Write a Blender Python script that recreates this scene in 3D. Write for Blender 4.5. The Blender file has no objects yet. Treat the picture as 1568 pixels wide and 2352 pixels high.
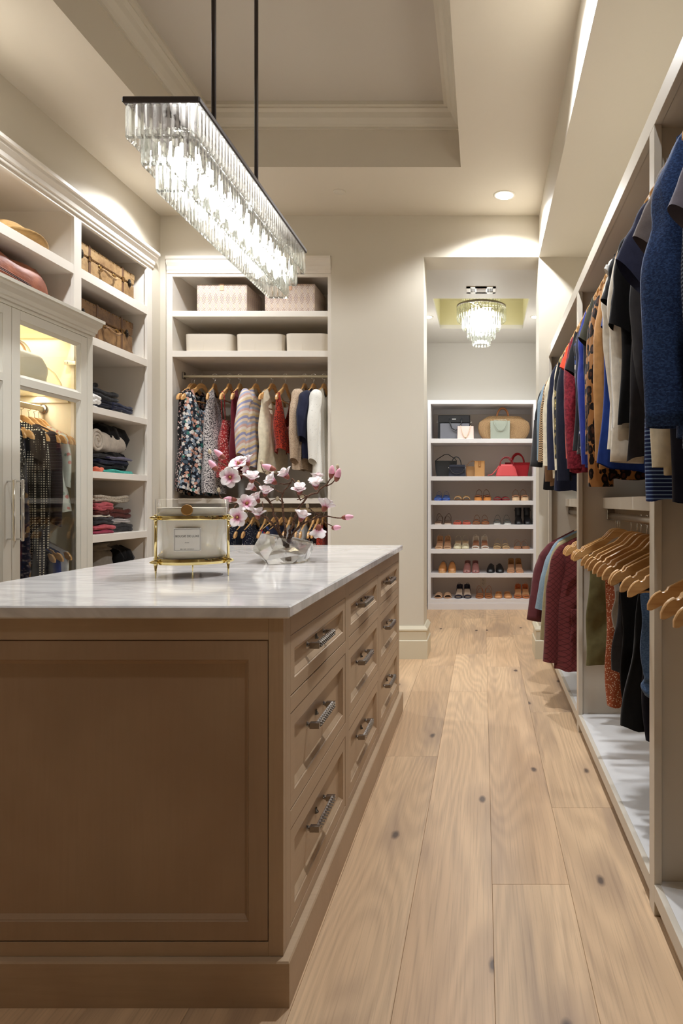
import bpy, bmesh, math, random
from mathutils import Vector, Matrix
rnd = random.Random(7)
PI = math.pi
S = bpy.context.scene
COL = S.collection
# ------------------------------------------------------------------ camera, world, exposure
F, VX, VY, H = 1568.0, 1109.0, 1152.0, 1.18      # focal length and vanishing point in pixels of the 1568 x 2352 frame, eye height
cam_data = bpy.data.cameras.new('camera')
cam = bpy.data.objects.new('camera', cam_data)
COL.objects.link(cam)
cam.location = (0, 0, H)
cam.rotation_euler = (PI / 2, 0, 0)
cam_data.sensor_width = 36
cam_data.lens = 24
cam_data.shift_x = (784 - VX) / 2352
cam_data.shift_y = (VY - 1176) / 2352
cam_data.clip_start = 0.02
S.camera = cam
world = bpy.data.worlds.new('world')
S.world = world
world.use_nodes = True
world.node_tree.nodes['Background'].inputs['Color'].default_value = (0.9, 0.93, 1, 1)
world.node_tree.nodes['Background'].inputs['Strength'].default_value = 0.05
S.view_settings.view_transform = 'Standard'
S.view_settings.look = 'None'
S.view_settings.gamma = 1
S.view_settings.use_curve_mapping = False
S.view_settings.exposure = 0.5
cy = S.cycles
cy.max_bounces = 14
cy.diffuse_bounces = 9
cy.glossy_bounces = 4
cy.transmission_bounces = 11
cy.transparent_max_bounces = 24
cy.caustics_reflective = False
cy.caustics_refractive = False
cy.sample_clamp_indirect = 6
cy.sample_clamp_direct = 0
cy.use_denoising = True
LIGHT = dict(down=78.0, round_bulb=11.0, cabinet=3.4)   # watts of each kind of lamp


def at(px, py, d):
    return Vector(((px - VX) * d / F, d, H - (py - VY) * d / F))


def wx(px, d):
    return (px - VX) * d / F


def wz(py, d):
    return H - (py - VY) * d / F


# ------------------------------------------------------------------ materials
class NT:
    def __init__(s, name, rough=0.5, metal=0.0, spec=0.5, **kw):
        s.m = bpy.data.materials.new(name)
        s.m.use_nodes = True
        s.t = s.m.node_tree
        s.p = s.t.nodes['Principled BSDF']
        s.set('Roughness', rough)
        s.set('Metallic', metal)
        s.set('Specular IOR Level', spec)
        for k, v in kw.items():
            s.set(k.replace('_', ' '), v)
        s._co = None

    def set(s, k, v):
        i = s.p.inputs[k]
        if isinstance(v, bpy.types.NodeSocket):
            s.t.links.new(v, i)
        elif isinstance(v, (tuple, list)) and len(v) == 3 and i.type == 'RGBA':
            i.default_value = (*v, 1)
        else:
            i.default_value = v

    def n(s, typ, **kw):
        nd = s.t.nodes.new('ShaderNode' + typ)
        for k, v in kw.items():
            setattr(nd, k, v)
        return nd

    def inp(s, nd, key, v):
        i = nd.inputs[key]
        if isinstance(v, bpy.types.NodeSocket):
            s.t.links.new(v, i)
        elif isinstance(v, (tuple, list)) and i.type == 'RGBA':
            i.default_value = (*v[:3], 1)
        else:
            i.default_value = v

    def co(s):
        if s._co is None:
            s._co = s.n('TexCoord').outputs['Object']
        return s._co

    def vec(s, scale=(1, 1, 1), rot=(0, 0, 0), loc=(0, 0, 0), v=None):
        mp = s.n('Mapping')
        s.inp(mp, 'Vector', v or s.co())
        mp.inputs['Scale'].default_value = scale
        mp.inputs['Rotation'].default_value = rot
        mp.inputs['Location'].default_value = loc
        return mp.outputs['Vector']

    def math(s, op, a, b=0.0, c=0.0):
        nd = s.n('Math', operation=op)
        s.inp(nd, 0, a)
        s.inp(nd, 1, b)
        s.inp(nd, 2, c)
        return nd.outputs[0]

    def noise(s, v=None, scale=5.0, detail=2.0, rough=0.5, dist=0.0):
        nd = s.n('TexNoise')
        s.inp(nd, 'Vector', v or s.co())
        s.inp(nd, 'Scale', scale)
        s.inp(nd, 'Detail', detail)
        s.inp(nd, 'Roughness', rough)
        s.inp(nd, 'Distortion', dist)
        return nd.outputs[0]

    def voro(s, v=None, scale=5.0, feature='F1', out='Distance', rand=1.0):
        nd = s.n('TexVoronoi', feature=feature)
        s.inp(nd, 'Vector', v or s.co())
        s.inp(nd, 'Scale', scale)
        if 'Randomness' in nd.inputs:
            s.inp(nd, 'Randomness', rand)
        return nd.outputs[out]

    def wave(s, v=None, scale=5.0, dist=0.0, prof='SIN', axis='X', detail=2.0):
        nd = s.n('TexWave', wave_profile=prof, bands_direction=axis)
        s.inp(nd, 'Vector', v or s.co())
        s.inp(nd, 'Scale', scale)
        s.inp(nd, 'Distortion', dist)
        s.inp(nd, 'Detail', detail)
        return nd.outputs['Fac']

    def step(s, v, lo, hi=None):
        nd = s.n('MapRange')
        nd.clamp = True
        s.inp(nd, 'Value', v)
        s.inp(nd, 'From Min', lo)
        s.inp(nd, 'From Max', lo + 0.02 if hi is None else hi)
        return nd.outputs[0]

    def mix(s, f, a, b, mode='MIX'):
        nd = s.n('Mix', data_type='RGBA', blend_type=mode)
        s.inp(nd, 0, f)
        s.inp(nd, 6, a)
        s.inp(nd, 7, b)
        return nd.outputs[2]

    def ramp(s, f, stops):
        nd = s.n('ValToRGB')
        e = nd.color_ramp.elements
        while len(e) < len(stops):
            e.new(0.5)
        for i, (p, c) in enumerate(stops):
            e[i].position = p
            e[i].color = (*c, 1)
        s.inp(nd, 0, f)
        return nd.outputs[0]

    def rand(s):
        return s.n('ObjectInfo').outputs['Random']

    def bump(s, h, strength=0.3, dist=0.01):
        nd = s.n('Bump')
        if s.p.inputs['Normal'].links:
            s.t.links.new(s.p.inputs['Normal'].links[0].from_socket, nd.inputs['Normal'])
        s.inp(nd, 'Height', h)
        s.inp(nd, 'Strength', strength)
        s.inp(nd, 'Distance', dist)
        s.t.links.new(nd.outputs[0], s.p.inputs['Normal'])

    def color(s, c):
        s.set('Base Color', c)
        return s.m


def srgb(r, g, b):
    f = lambda c: (c / 255 / 12.92) if c / 255 <= 0.04045 else ((c / 255 + 0.055) / 1.055) ** 2.4
    return (f(r), f(g), f(b))


MATS = {}


def M(key, make):
    if key not in MATS:
        MATS[key] = make()
    return MATS[key]


def plain(name, col, rough=0.5, metal=0.0, spec=0.5, **kw):
    def make():
        t = NT(name, rough, metal, spec, **kw)
        return t.color(col)
    return M(name, make)


def painted(name, col, rough=0.5, bump=0.04):
    def make():
        t = NT(name, rough, 0, 0.4)
        n = t.noise(scale=3.0, detail=3)
        t.bump(t.noise(scale=260.0, detail=2), bump, 0.002)
        return t.color(t.mix(t.math('MULTIPLY', n, 0.12), col, tuple(c * 0.86 for c in col)))
    return M(name, make)


# ------------------------------------------------------------------ mesh building
class MB:
    def __init__(s):
        s.bm = bmesh.new()

    def box(s, x0, x1, y0, y1, z0, z1, bev=0.0):
        vs = [s.bm.verts.new((x, y, z)) for x in (x0, x1) for y in (y0, y1) for z in (z0, z1)]
        fs = [(0, 1, 3, 2), (4, 6, 7, 5), (0, 4, 5, 1), (2, 3, 7, 6), (0, 2, 6, 4), (1, 5, 7, 3)]
        faces = [s.bm.faces.new([vs[i] for i in f]) for f in fs]
        if bev:
            es = list({e for f in faces for e in f.edges})
            bmesh.ops.bevel(s.bm, geom=es, offset=bev, segments=1, affect='EDGES', profile=0.5)
        return s

    def prism(s, poly, axis, a0, a1, cap=True):
        def pt(p, a):
            u, v = p
            return {'x': (a, u, v), 'y': (u, a, v), 'z': (u, v, a)}[axis]
        A = [s.bm.verts.new(pt(p, a0)) for p in poly]
        B = [s.bm.verts.new(pt(p, a1)) for p in poly]
        n = len(poly)
        for i in range(n):
            s.bm.faces.new((A[i], A[(i + 1) % n], B[(i + 1) % n], B[i]))
        if cap:
            s.bm.faces.new(A)
            s.bm.faces.new(B[::-1])
        return s

    def loft(s, rings, closed=True, cap0=False, cap1=False, wrap=False):
        R = [[s.bm.verts.new(p) for p in r] for r in rings]
        n = len(R[0])
        pairs = list(zip(R, R[1:]))
        if wrap:
            pairs.append((R[-1], R[0]))
        for a, b in pairs:
            for i in range(n if closed else n - 1):
                j = (i + 1) % n
                try:
                    s.bm.faces.new((a[i], a[j], b[j], b[i]))
                except ValueError:
                    pass
        if cap0:
            s.bm.faces.new(R[0][::-1])
        if cap1:
            s.bm.faces.new(R[-1])
        return s

    def tube(s, path, rad, n=8, cap=True, flat=1.0, up=None):
        P = [Vector(p) for p in path]
        if not hasattr(rad, '__len__'):
            rad = [rad] * len(P)
        rings, nrm = [], None
        for i, p in enumerate(P):
            t = (P[min(i + 1, len(P) - 1)] - P[max(i - 1, 0)]).normalized()
            if nrm is None:
                u = Vector(up) if up else (Vector((0, 0, 1)) if abs(t.z) < 0.9 else Vector((1, 0, 0)))
                nrm = (u - t * u.dot(t)).normalized()
            else:
                nrm = (nrm - t * nrm.dot(t))
                nrm = nrm.normalized() if nrm.length > 1e-6 else t.orthogonal().normalized()
            b = t.cross(nrm)
            r = rad[i]
            rings.append([p + nrm * (math.cos(2 * PI * k / n) * r * flat) + b * (math.sin(2 * PI * k / n) * r) for k in range(n)])
        return s.loft(rings, True, cap, cap)

    def lathe(s, prof, c=(0, 0, 0), n=24, cap0=False, cap1=False, sx=1.0, sy=1.0):
        c = Vector(c)
        rings = [[c + Vector((r * sx * math.cos(2 * PI * k / n), r * sy * math.sin(2 * PI * k / n), z)) for k in range(n)] for r, z in prof]
        return s.loft(rings, True, cap0, cap1)

    def ball(s, c, r, seg=10, rings=6, sc=(1, 1, 1)):
        prof = []
        for i in range(rings + 1):
            a = -PI / 2 + PI * i / rings
            prof.append([Vector(c) + Vector((max(math.cos(a), 1e-3) * r * sc[0] * math.cos(2 * PI * k / seg), max(math.cos(a), 1e-3) * r * sc[1] * math.sin(2 * PI * k / seg), math.sin(a) * r * sc[2])) for k in range(seg)])
        return s.loft(prof, True, True, True)

    def grid(s, f, nu, nv, closed_u=False):
        V = [[s.bm.verts.new(f(i / nu, j / nv)) for j in range(nv + 1)] for i in range(nu if closed_u else nu + 1)]
        for i in range(nu):
            for j in range(nv):
                a, b = V[i], V[(i + 1) % len(V)]
                s.bm.faces.new((a[j], b[j], b[j + 1], a[j + 1]))
        return s

    def poly(s, pts):
        s.bm.faces.new([s.bm.verts.new(p) for p in pts])
        return s

    def xf(s, m):
        s.bm.transform(m)
        return s

    def thick(s, t):
        bmesh.ops.recalc_face_normals(s.bm, faces=s.bm.faces[:])
        bmesh.ops.solidify(s.bm, geom=s.bm.faces[:], thickness=t)
        return s

    def mesh(s, name, smooth=False, recalc=True):
        if recalc:
            bmesh.ops.recalc_face_normals(s.bm, faces=s.bm.faces[:])
        me = bpy.data.meshes.new(name)
        s.bm.to_mesh(me)
        s.bm.free()
        if smooth is True:
            me.shade_smooth()
        elif smooth:
            me.shade_smooth()
            me.set_sharp_from_angle(angle=math.radians(smooth))
        return me


def root_loc(o):
    v = Vector((0, 0, 0))
    while o is not None:
        v += o.location
        o = o.parent
    return v


def link(name, me, mat, parent=None, loc=(0, 0, 0), rot=(0, 0, 0)):
    o = bpy.data.objects.new(name, me)
    COL.objects.link(o)
    if mat is not None and not len(me.materials):
        me.materials.append(mat)
    o.location = loc
    o.rotation_euler = rot
    if parent is not None:
        o.parent = parent
    return o


def obj(name, mb, mat, parent=None, smooth=False, local=False):
    """One mesh object; with a parent (never rotated here) the world coordinates become the thing's own."""
    if parent is not None and not local:
        mb.xf(Matrix.Translation(-root_loc(parent)))
    return link(name, mb.mesh(name, smooth), mat, parent)


def tag(o, label, cat, group=None):
    o['label'] = label
    o['category'] = cat
    if group:
        o['group'] = group
    return o


def thing(name, label, cat, loc=(0, 0, 0), group=None, rot=(0, 0, 0)):
    o = bpy.data.objects.new(name, None)
    COL.objects.link(o)
    o.empty_display_size = 0.05
    o.location = loc
    o.rotation_euler = rot
    return tag(o, label, cat, group)


def single(name, mb, mat, label, cat, loc, group=None, smooth=False):
    """A thing that is one mesh, its origin at loc (mesh given in world coordinates)."""
    mb.xf(Matrix.Translation(-Vector(loc)))
    o = link(name, mb.mesh(name, smooth), mat, None, loc)
    return tag(o, label, cat, group)


def struct(name, mb, mat, parent=None, smooth=False):
    o = link(name, mb.mesh(name, smooth), mat, parent)
    if parent is None:
        o['kind'] = 'structure'
    return o


def light(name, typ, loc, energy, col=(1, 1, 1), parent=None, **kw):
    l = bpy.data.lights.new(name, typ)
    l.energy = energy
    l.color = col
    for k, v in kw.items():
        setattr(l, k, v)
    o = bpy.data.objects.new(name, l)
    COL.objects.link(o)
    o.location = loc
    if parent is not None:
        o.parent = parent
        o.location = Vector(loc) - root_loc(parent)
    return o


def clone(root, loc, rot=None, label=None, mats=None):
    """A copy of a thing with copies of its parts and their sub-parts; mesh data is shared."""
    def cp(o, par):
        c = o.copy()
        COL.objects.link(c)
        c.parent = par
        for ch in list(o.children):
            cp(ch, c)
        return c
    c = cp(root, None)
    c.location = loc
    if rot is not None:
        c.rotation_euler = rot
    if label:
        c['label'] = label
    return c


# ------------------------------------------------------------------ shared materials
WALL = painted('wall_paint', srgb(206, 199, 184), 0.6)
CEIL = painted('ceiling_paint', srgb(213, 205, 190), 0.65)
TRIMW = painted('trim_paint', srgb(212, 206, 192), 0.4)
WHITE = painted('cabinet_paint', srgb(230, 224, 214), 0.38)
WHITE2 = painted('glass_cabinet_paint', srgb(210, 206, 194), 0.38)
WHITE3 = painted('wardrobe_paint', srgb(206, 198, 184), 0.42)
WHITE4 = painted('wardrobe_floor_paint', srgb(222, 222, 222), 0.35)
FARWHITE = painted('shoe_shelf_paint', srgb(222, 220, 222), 0.4)
FARWALL = painted('far_wall_paint', srgb(206, 203, 196), 0.6)
CHROME = plain('polished_chrome', (0.75, 0.74, 0.72), 0.14, 1.0)
NICKEL = plain('brushed_nickel', (0.36, 0.33, 0.30), 0.26, 1.0)
BRASS = plain('polished_brass', srgb(234, 214, 152), 0.12, 1.0)
OLDBRASS = plain('old_brass', srgb(150, 116, 62), 0.4, 1.0)
DARKMETAL = plain('dark_bronze', srgb(66, 60, 58), 0.42, 0.25)
BLACK = plain('matt_black', (0.012, 0.012, 0.013), 0.6)


def make_floor_wood():
    t = NT('oak_floor', 0.42, 0, 0.4)
    r = t.rand()
    off = t.n('CombineXYZ')
    t.inp(off, 0, t.math('MULTIPLY', r, 37.0))
    t.inp(off, 1, t.math('MULTIPLY', r, 91.0))
    t.inp(off, 2, t.math('MULTIPLY', r, 13.0))
    add = t.n('VectorMath', operation='ADD')
    t.inp(add, 0, t.co())
    t.inp(add, 1, off.outputs[0])
    p = add.outputs[0]
    # growth rings drawn as contour lines of a long stretched noise
    ring = t.noise(t.vec((3.6, 0.42, 1), v=p), 1.0, 1.5, 0.45, 0.3)
    lines = t.math('SINE', t.math('MULTIPLY', ring, 150.0))
    lines = t.math('MULTIPLY_ADD', lines, 0.5, 0.5)
    fine = t.noise(t.vec((160, 3.2, 1), v=p), 1.0, 3.0, 0.6)
    big = t.noise(t.vec((2.6, 0.5, 1), v=p), 1.0, 2.0)
    kv = t.vec((2.6, 1.15, 1.0), v=p)
    kn = t.voro(kv, 1.0, 'F1', 'Distance')
    kn.node.voronoi_dimensions = '2D'
    wob = t.noise(t.vec((16, 10, 1), v=p), 1.0, 3.0)
    kd = t.math('ADD', kn, t.math('MULTIPLY', wob, 0.06))
    core = t.step(kd, 0.074, 0.05)
    halo = t.step(kd, 0.26, 0.05)
    streak = t.step(t.noise(t.vec((7.5, 0.75, 1), v=p), 1.0, 3.0, 0.6), 0.50, 0.70)
    c = t.mix(t.step(big, 0.3, 0.72), srgb(226, 194, 156), srgb(202, 168, 132))
    c = t.mix(t.math('MULTIPLY', lines, 0.20), c, srgb(138, 112, 88))
    c = t.mix(t.math('MULTIPLY', t.step(fine, 0.48, 0.78), 0.48), c, srgb(148, 122, 98))
    c = t.mix(t.math('MULTIPLY', streak, 0.55), c, srgb(142, 120, 104))
    c = t.mix(t.math('MULTIPLY', halo, 0.42), c, srgb(150, 124, 104))
    c = t.mix(t.math('MULTIPLY', core, 0.85), c, srgb(72, 58, 54))
    tone = t.n('HueSaturation')
    t.inp(tone, 'Color', c)
    t.inp(tone, 'Value', t.math('MULTIPLY_ADD', r, 0.16, 0.90))
    t.bump(t.math('ADD', fine, t.math('MULTIPLY', lines, 0.3)), 0.08, 0.002)
    return t.color(tone.outputs[0])


OAK = M('oak_floor', make_floor_wood)


def stained(name, c0, c1, axis=2, rough=0.42):
    def make():
        t = NT(name, rough, 0, 0.4)
        sc = [26.0, 26.0, 26.0]
        sc[axis] = 1.3
        fine = t.noise(t.vec(tuple(v * 4 for v in sc)), 1.0, 3, 0.6)
        big = t.noise(t.vec((1.3, 1.3, 1.0)), 1.6, 2)
        c = t.mix(t.step(big, 0.3, 0.7), c0, c1)
        c = t.mix(t.math('MULTIPLY', t.step(fine, 0.42, 0.75), 0.22), c, tuple(v * 0.6 for v in c0))
        bl = t.noise(t.vec((1.0, 1.0, 0.8), loc=(4, 2, 7)), 2.6, 4, 0.6)
        c = t.mix(t.math('MULTIPLY', t.step(bl, 0.42, 0.66), 0.30), c, (c0[0] * 0.55, c0[1] * 0.42, c0[2] * 0.34))
        t.bump(fine, 0.05, 0.002)
        return t.color(c)
    return M(name, make)


ISL_V = stained('island_stain_upright', srgb(188, 164, 136), srgb(172, 148, 121), 2)
ISL_H = stained('island_stain_crosswise', srgb(188, 164, 136), srgb(174, 150, 122), 0)
ISL_D = stained('island_drawer_stain', srgb(192, 167, 138), srgb(176, 152, 124), 1)
ISL_P = stained('island_panel_stain', srgb(180, 155, 128), srgb(154, 129, 104), 2)


def make_marble():
    t = NT('white_marble', 0.09, 0, 0.5)
    v = t.vec((1.0, 2.6, 1.0), (0, 0, 0.30))
    w = t.noise(v, 1.6, 5, 0.6, 1.2)
    vein = t.math('ABSOLUTE', t.math('SUBTRACT', w, 0.5))
    f = t.step(vein, 0.075, 0.0)
    cloud = t.noise(t.vec((1.2, 3.6, 1.0), (0, 0, 0.35)), 1.4, 4, 0.6)
    strk = t.noise(t.vec((1.6, 34.0, 10.0), (0, 0, 0.22)), 1.0, 3, 0.6)
    c = t.mix(t.step(cloud, 0.40, 0.72), srgb(230, 228, 227), srgb(208, 206, 205))
    c = t.mix(t.math('MULTIPLY', t.step(strk, 0.52, 0.75), 0.35), c, srgb(180, 178, 178))
    c = t.mix(t.math('MULTIPLY', f, 0.38), c, srgb(166, 164, 164))
    return t.color(c)


MARBLE = M('marble', make_marble)


def glassy(name, tint=(1, 1, 1), glass=0.5, rough=0.0, ior=1.5, gloss=0.0):
    """Clear glass as a blend of refraction and plain see-through (the same for every ray)."""
    def make():
        m = bpy.data.materials.new(name)
        m.use_nodes = True
        t = m.node_tree
        t.nodes.clear()
        out = t.nodes.new('ShaderNodeOutputMaterial')
        tr = t.nodes.new('ShaderNodeBsdfTransparent')
        tr.inputs['Color'].default_value = (*tint, 1)
        mix = t.nodes.new('ShaderNodeMixShader')
        if glass > 0:
            g = t.nodes.new('ShaderNodeBsdfGlass')
            g.inputs['IOR'].default_value = ior
            g.inputs['Roughness'].default_value = rough
            g.inputs['Color'].default_value = (*tint, 1)
            mix.inputs[0].default_value = glass
        else:
            g = t.nodes.new('ShaderNodeBsdfAnisotropic')
            g.inputs['Roughness'].default_value = rough
            g.inputs['Color'].default_value = (1, 1, 1, 1)
            lw = t.nodes.new('ShaderNodeLayerWeight')
            p5 = t.nodes.new('ShaderNodeMath')
            p5.operation = 'POWER'
            p5.inputs[1].default_value = 5.0
            ma = t.nodes.new('ShaderNodeMath')
            ma.operation = 'MULTIPLY_ADD'
            f0 = ((ior - 1) / (ior + 1)) ** 2
            ma.inputs[1].default_value = 1 - f0
            ma.inputs[2].default_value = f0
            t.links.new(lw.outputs['Facing'], p5.inputs[0])
            t.links.new(p5.outputs[0], ma.inputs[0])
            t.links.new(ma.outputs[0], mix.inputs[0])
        t.links.new(tr.outputs[0], mix.inputs[1])
        t.links.new(g.outputs[0], mix.inputs[2])
        t.links.new(mix.outputs[0], out.inputs['Surface'])
        return m
    return M(name, make)


PANE = glassy('window_glass', (0.97, 0.98, 0.97), 0, 0.0, 1.45)
JARGLASS = glassy('jar_glass', (0.985, 0.985, 0.98), 0, 0.0, 1.45)
CRYSTAL = glassy('lead_crystal', (0.985, 0.998, 0.992), 0.62, 0.0, 1.55)
VASEGLASS = glassy('vase_crystal', (0.99, 0.995, 0.995), 0.72, 0.0, 1.42)


def emis(name, col, strength):
    def make():
        t = NT(name, 0.5)
        t.set('Base Color', (0.9, 0.9, 0.9))
        t.set('Emission Color', col)
        t.set('Emission Strength', strength)
        return t.m
    return M(name, make)
# ------------------------------------------------------------------ the room's dimensions (metres, camera at the origin looking along +y)
BW = 5.14            # the back wall
CZ = 3.334           # ceiling
XL = -2.43           # left wall above the cabinets
XR = 1.10            # right wall behind the wardrobes
SOF = 0.42           # the soffit's vertical face
SZ = 3.02            # soffit underside, lintel and far ceiling
DL, DR = -0.446, 0.42    # doorway
YN = -3.2            # wall behind the camera
FARB = 7.93
FL, FR = -0.66, 0.66
CL0, CL1 = -2.39, -1.144  # recess of the back closet
# floor: a sub-floor and every plank
struct('floor', MB().box(-3.05, 1.15, YN, 8.0, -0.05, -0.012), plain('subfloor', srgb(92, 74, 56), 0.8))
floor = bpy.data.objects['floor']
PW = 0.2374
known = {0: [2.105, 4.88, 5.95, 7.4], -1: [4.236, 5.29, 6.9], 1: [0.9, 2.632, 3.826, 6.05], -2: [3.163, 4.91, 6.4]}
for i in range(-13, 5):
    x0 = 0.028 + PW * i
    x1 = min(x0 + PW, 1.14)
    js = known.get(i)
    if js is None:
        js, y = [], YN + rnd.uniform(0.3, 1.6)
        while y < 8.0:
            js.append(y)
            y += rnd.uniform(1.2, 2.2)
    ys = [YN] + [j for j in js if j > YN] + [8.0]
    for a, b in zip(ys, ys[1:]):
        mb = MB().box(-PW / 2 + 0.0003, x1 - x0 - PW / 2 - 0.0003, 0.0004, b - a - 0.0004, -0.012, rnd.uniform(-0.0004, 0.0), 0.0008)
        o = link('plank', mb.mesh('plank'), OAK, floor, ((x0 + PW / 2), a, 0))

# ceiling with the tray
TL, TR, TY0, TY1, TZ = -1.848, -0.143, 1.05, 4.398, 3.70
m = MB()
m.box(-3.05, TL, YN, BW + 0.1, CZ, CZ + 0.06).box(TR, SOF + 0.02, YN, BW + 0.1, CZ, CZ + 0.06)
m.box(TL, TR, TY1, BW + 0.1, CZ, CZ + 0.06).box(TL, TR, YN, TY0, CZ, CZ + 0.06)
m.box(TL - 0.02, TL, TY0, TY1, CZ + 0.06, TZ).box(TR, TR + 0.02, TY0, TY1, CZ + 0.06, TZ)
m.box(TL, TR, TY0 - 0.02, TY0, CZ + 0.06, TZ).box(TL, TR, TY1, TY1 + 0.02, CZ + 0.06, TZ)
struct('ceiling', m, CEIL)
struct('ceiling_tray', MB().box(TL - 0.02, TR + 0.02, TY0 - 0.02, TY1 + 0.02, TZ, TZ + 0.05), painted('tray_paint', srgb(198, 192, 182), 0.65))
# crown moulding inside the tray: mitred profile swept round the opening
prof = [(0, 0), (0.012, 0), (0.012, 0.014), (0.03, 0.022), (0.05, 0.05), (0.062, 0.078), (0.082, 0.092), (0.082, 0.102), (0.105, 0.104), (0.105, 0.125), (0, 0.125)]
rings = []
for (cx, cyy, sx, sy) in ((TL, TY0, 1, 1), (TR, TY0, -1, 1), (TR, TY1, -1, -1), (TL, TY1, 1, -1)):
    rings.append([Vector((cx + sx * p, cyy + sy * p, TZ - 0.125 + q)) for p, q in prof])
struct('trim_1', MB().loft(rings, True, wrap=True), TRIMW)
# soffit over the right wardrobes
struct('ceiling_soffit', MB().box(SOF, XR + 0.05, YN, BW + 0.02, SZ, CZ + 0.05), WALL)
# walls
m = MB()
m.box(-3.05, CL0, BW, BW + 0.28, 0, CZ).box(CL1, DL, BW, BW + 0.28, 0, CZ).box(CL0, CL1, BW, BW + 0.28, 3.03, CZ)
m.box(DL, DR, BW, BW + 0.28, SZ, CZ).box(DR, XR + 0.05, BW, BW + 0.28, 0, CZ)
struct('wall_back', m, WALL)
m = MB().box(-3.05, XL, 2.45, 5.02, 2.95, CZ).box(-3.05, XL, YN, 2.45, 0, CZ).box(-3.05, XL, 5.018, BW, 0, CZ).box(-3.10, -3.05, YN, BW, 0, CZ)
struct('wall_left', m, WALL)
struct('wall_right', MB().box(XR, XR + 0.05, YN, BW, 0, SZ + 0.02), WALL)
struct('wall_front', MB().box(-3.05, XR + 0.05, YN - 0.05, YN, 0, CZ), WALL)
# closet recess shell behind the back wall
struct('wall_recess', MB().box(-2.50, -1.03, 5.76, 5.80, 0, 3.1).box(-2.5, -2.46, BW + 0.28, 5.76, 0, 3.1).box(-1.07, -1.03, BW + 0.28, 5.76, 0, 3.1).box(-2.5, -1.03, BW + 0.28, 5.8, 3.06, 3.1), WHITE)
# far room
struct('wall_far', MB().box(FL - 0.05, FR + 0.05, FARB, FARB + 0.05, 0, SZ), FARWALL)
struct('wall_far_left', MB().box(FL - 0.05, FL, BW + 0.28, FARB, 0, SZ), FARWALL)
struct('wall_far_right', MB().box(FR, FR + 0.05, BW + 0.28, FARB, 0, SZ), FARWALL)
a0, a1, b0, b1 = -0.457, 0.422, 6.188, 7.263
m = MB().box(FL - 0.05, a0, BW + 0.02, FARB + 0.05, SZ, SZ + 0.04).box(a1, FR + 0.05, BW + 0.28, FARB + 0.05, SZ, SZ + 0.04)
m.box(a0, a1, BW + 0.28, b0, SZ, SZ + 0.04).box(a0, a1, b1, FARB + 0.05, SZ, SZ + 0.04)
struct('ceiling_far', m, FARWALL)
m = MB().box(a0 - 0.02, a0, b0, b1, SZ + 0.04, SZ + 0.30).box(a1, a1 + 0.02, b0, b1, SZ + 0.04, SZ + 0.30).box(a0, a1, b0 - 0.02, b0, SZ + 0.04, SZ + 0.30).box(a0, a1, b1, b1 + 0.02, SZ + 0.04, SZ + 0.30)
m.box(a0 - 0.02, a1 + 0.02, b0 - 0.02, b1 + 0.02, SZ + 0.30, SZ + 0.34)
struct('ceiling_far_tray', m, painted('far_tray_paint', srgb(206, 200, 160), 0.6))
# tall two-step baseboards
bprof = [(0, 0), (0.030, 0), (0.030, 0.135), (0.022, 0.142), (0.022, 0.205), (0.030, 0.212), (0.030, 0.222), (0.012, 0.245), (0, 0.245)]


def base_run(name, pts):
    rings = []
    for i, (p, nrm) in enumerate(pts):
        rings.append([Vector((p[0] + nrm[0] * a, p[1] + nrm[1] * a, z)) for a, z in bprof])
    struct(name, MB().loft(rings, True, True, True), TRIMW2)


TRIMW2 = painted('baseboard_paint', srgb(206, 198, 176), 0.4)
base_run('baseboard_back', [((CL1 + 0.02, BW), (0, -1)), ((DL, BW), (1, -1)), ((DL, BW + 0.28), (1, 0))])
base_run('baseboard_door', [((DR, BW + 0.28), (-1, 0)), ((DR, BW), (-1, -1)), ((0.475, BW), (0, -1))])
base_run('baseboard_far', [((FL, BW + 0.28), (1, 0)), ((FL, FARB), (1, 0))])

# recessed ceiling lights: trim ring, lens and the lamp itself
LENS = emis('downlight_lens', (1, 0.97, 0.93), 26.0)


def downlight(x, y, z, label, energy, r=0.062, name='recessed_light'):
    t = thing(name, label, 'ceiling light', (x, y, z), 'recessed ceiling lights')
    obj('trim_ring', MB().lathe([(r, 0.0), (r, -0.004), (r + 0.016, -0.003), (r + 0.018, 0.0)], (x, y, z), 24), TRIMW, t, True)
    obj('lens', MB().lathe([(r, -0.002), (r * 0.6, -0.003), (0.001, -0.0035)], (x, y, z), 24, False, True), LENS, t, True)
    light('lamp', 'SPOT', (x, y, z - 0.02), energy, (0.95, 0.972, 1.0), t, spot_size=math.radians(142), spot_blend=0.42, shadow_soft_size=0.045)
    return t


LX0, LX1 = -2.08, 0.15
downlight(LX1, 4.80, CZ, 'bright round recessed light in the ceiling nearest the doorway', LIGHT['down'] * 1.1)
downlight(LX0, 4.55, CZ, 'round recessed light in the ceiling corner hidden behind the linear chandelier', LIGHT['down'] * 0.7)
downlight(LX1, 2.84, CZ, 'round recessed light over the aisle beside the marble island', LIGHT['down'] * 1.5)
downlight(LX0, 2.84, CZ, 'round recessed light in the ceiling over the glass door cabinet', LIGHT['down'])
downlight(LX1, 0.95, CZ, 'round recessed light above the near end of the aisle', LIGHT['down'] * 0.4)
downlight(-0.56, 6.80, SZ, 'added unseen round fill light in the far room ceiling behind the door jamb', LIGHT['down'] * 0.36, 0.05)  # unseen lamp added to brighten the shoe shelves
downlight(0.534, 6.80, SZ, 'round recessed light in the far room ceiling above the shoe shelves', LIGHT['down'] * 0.36, 0.05)
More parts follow.
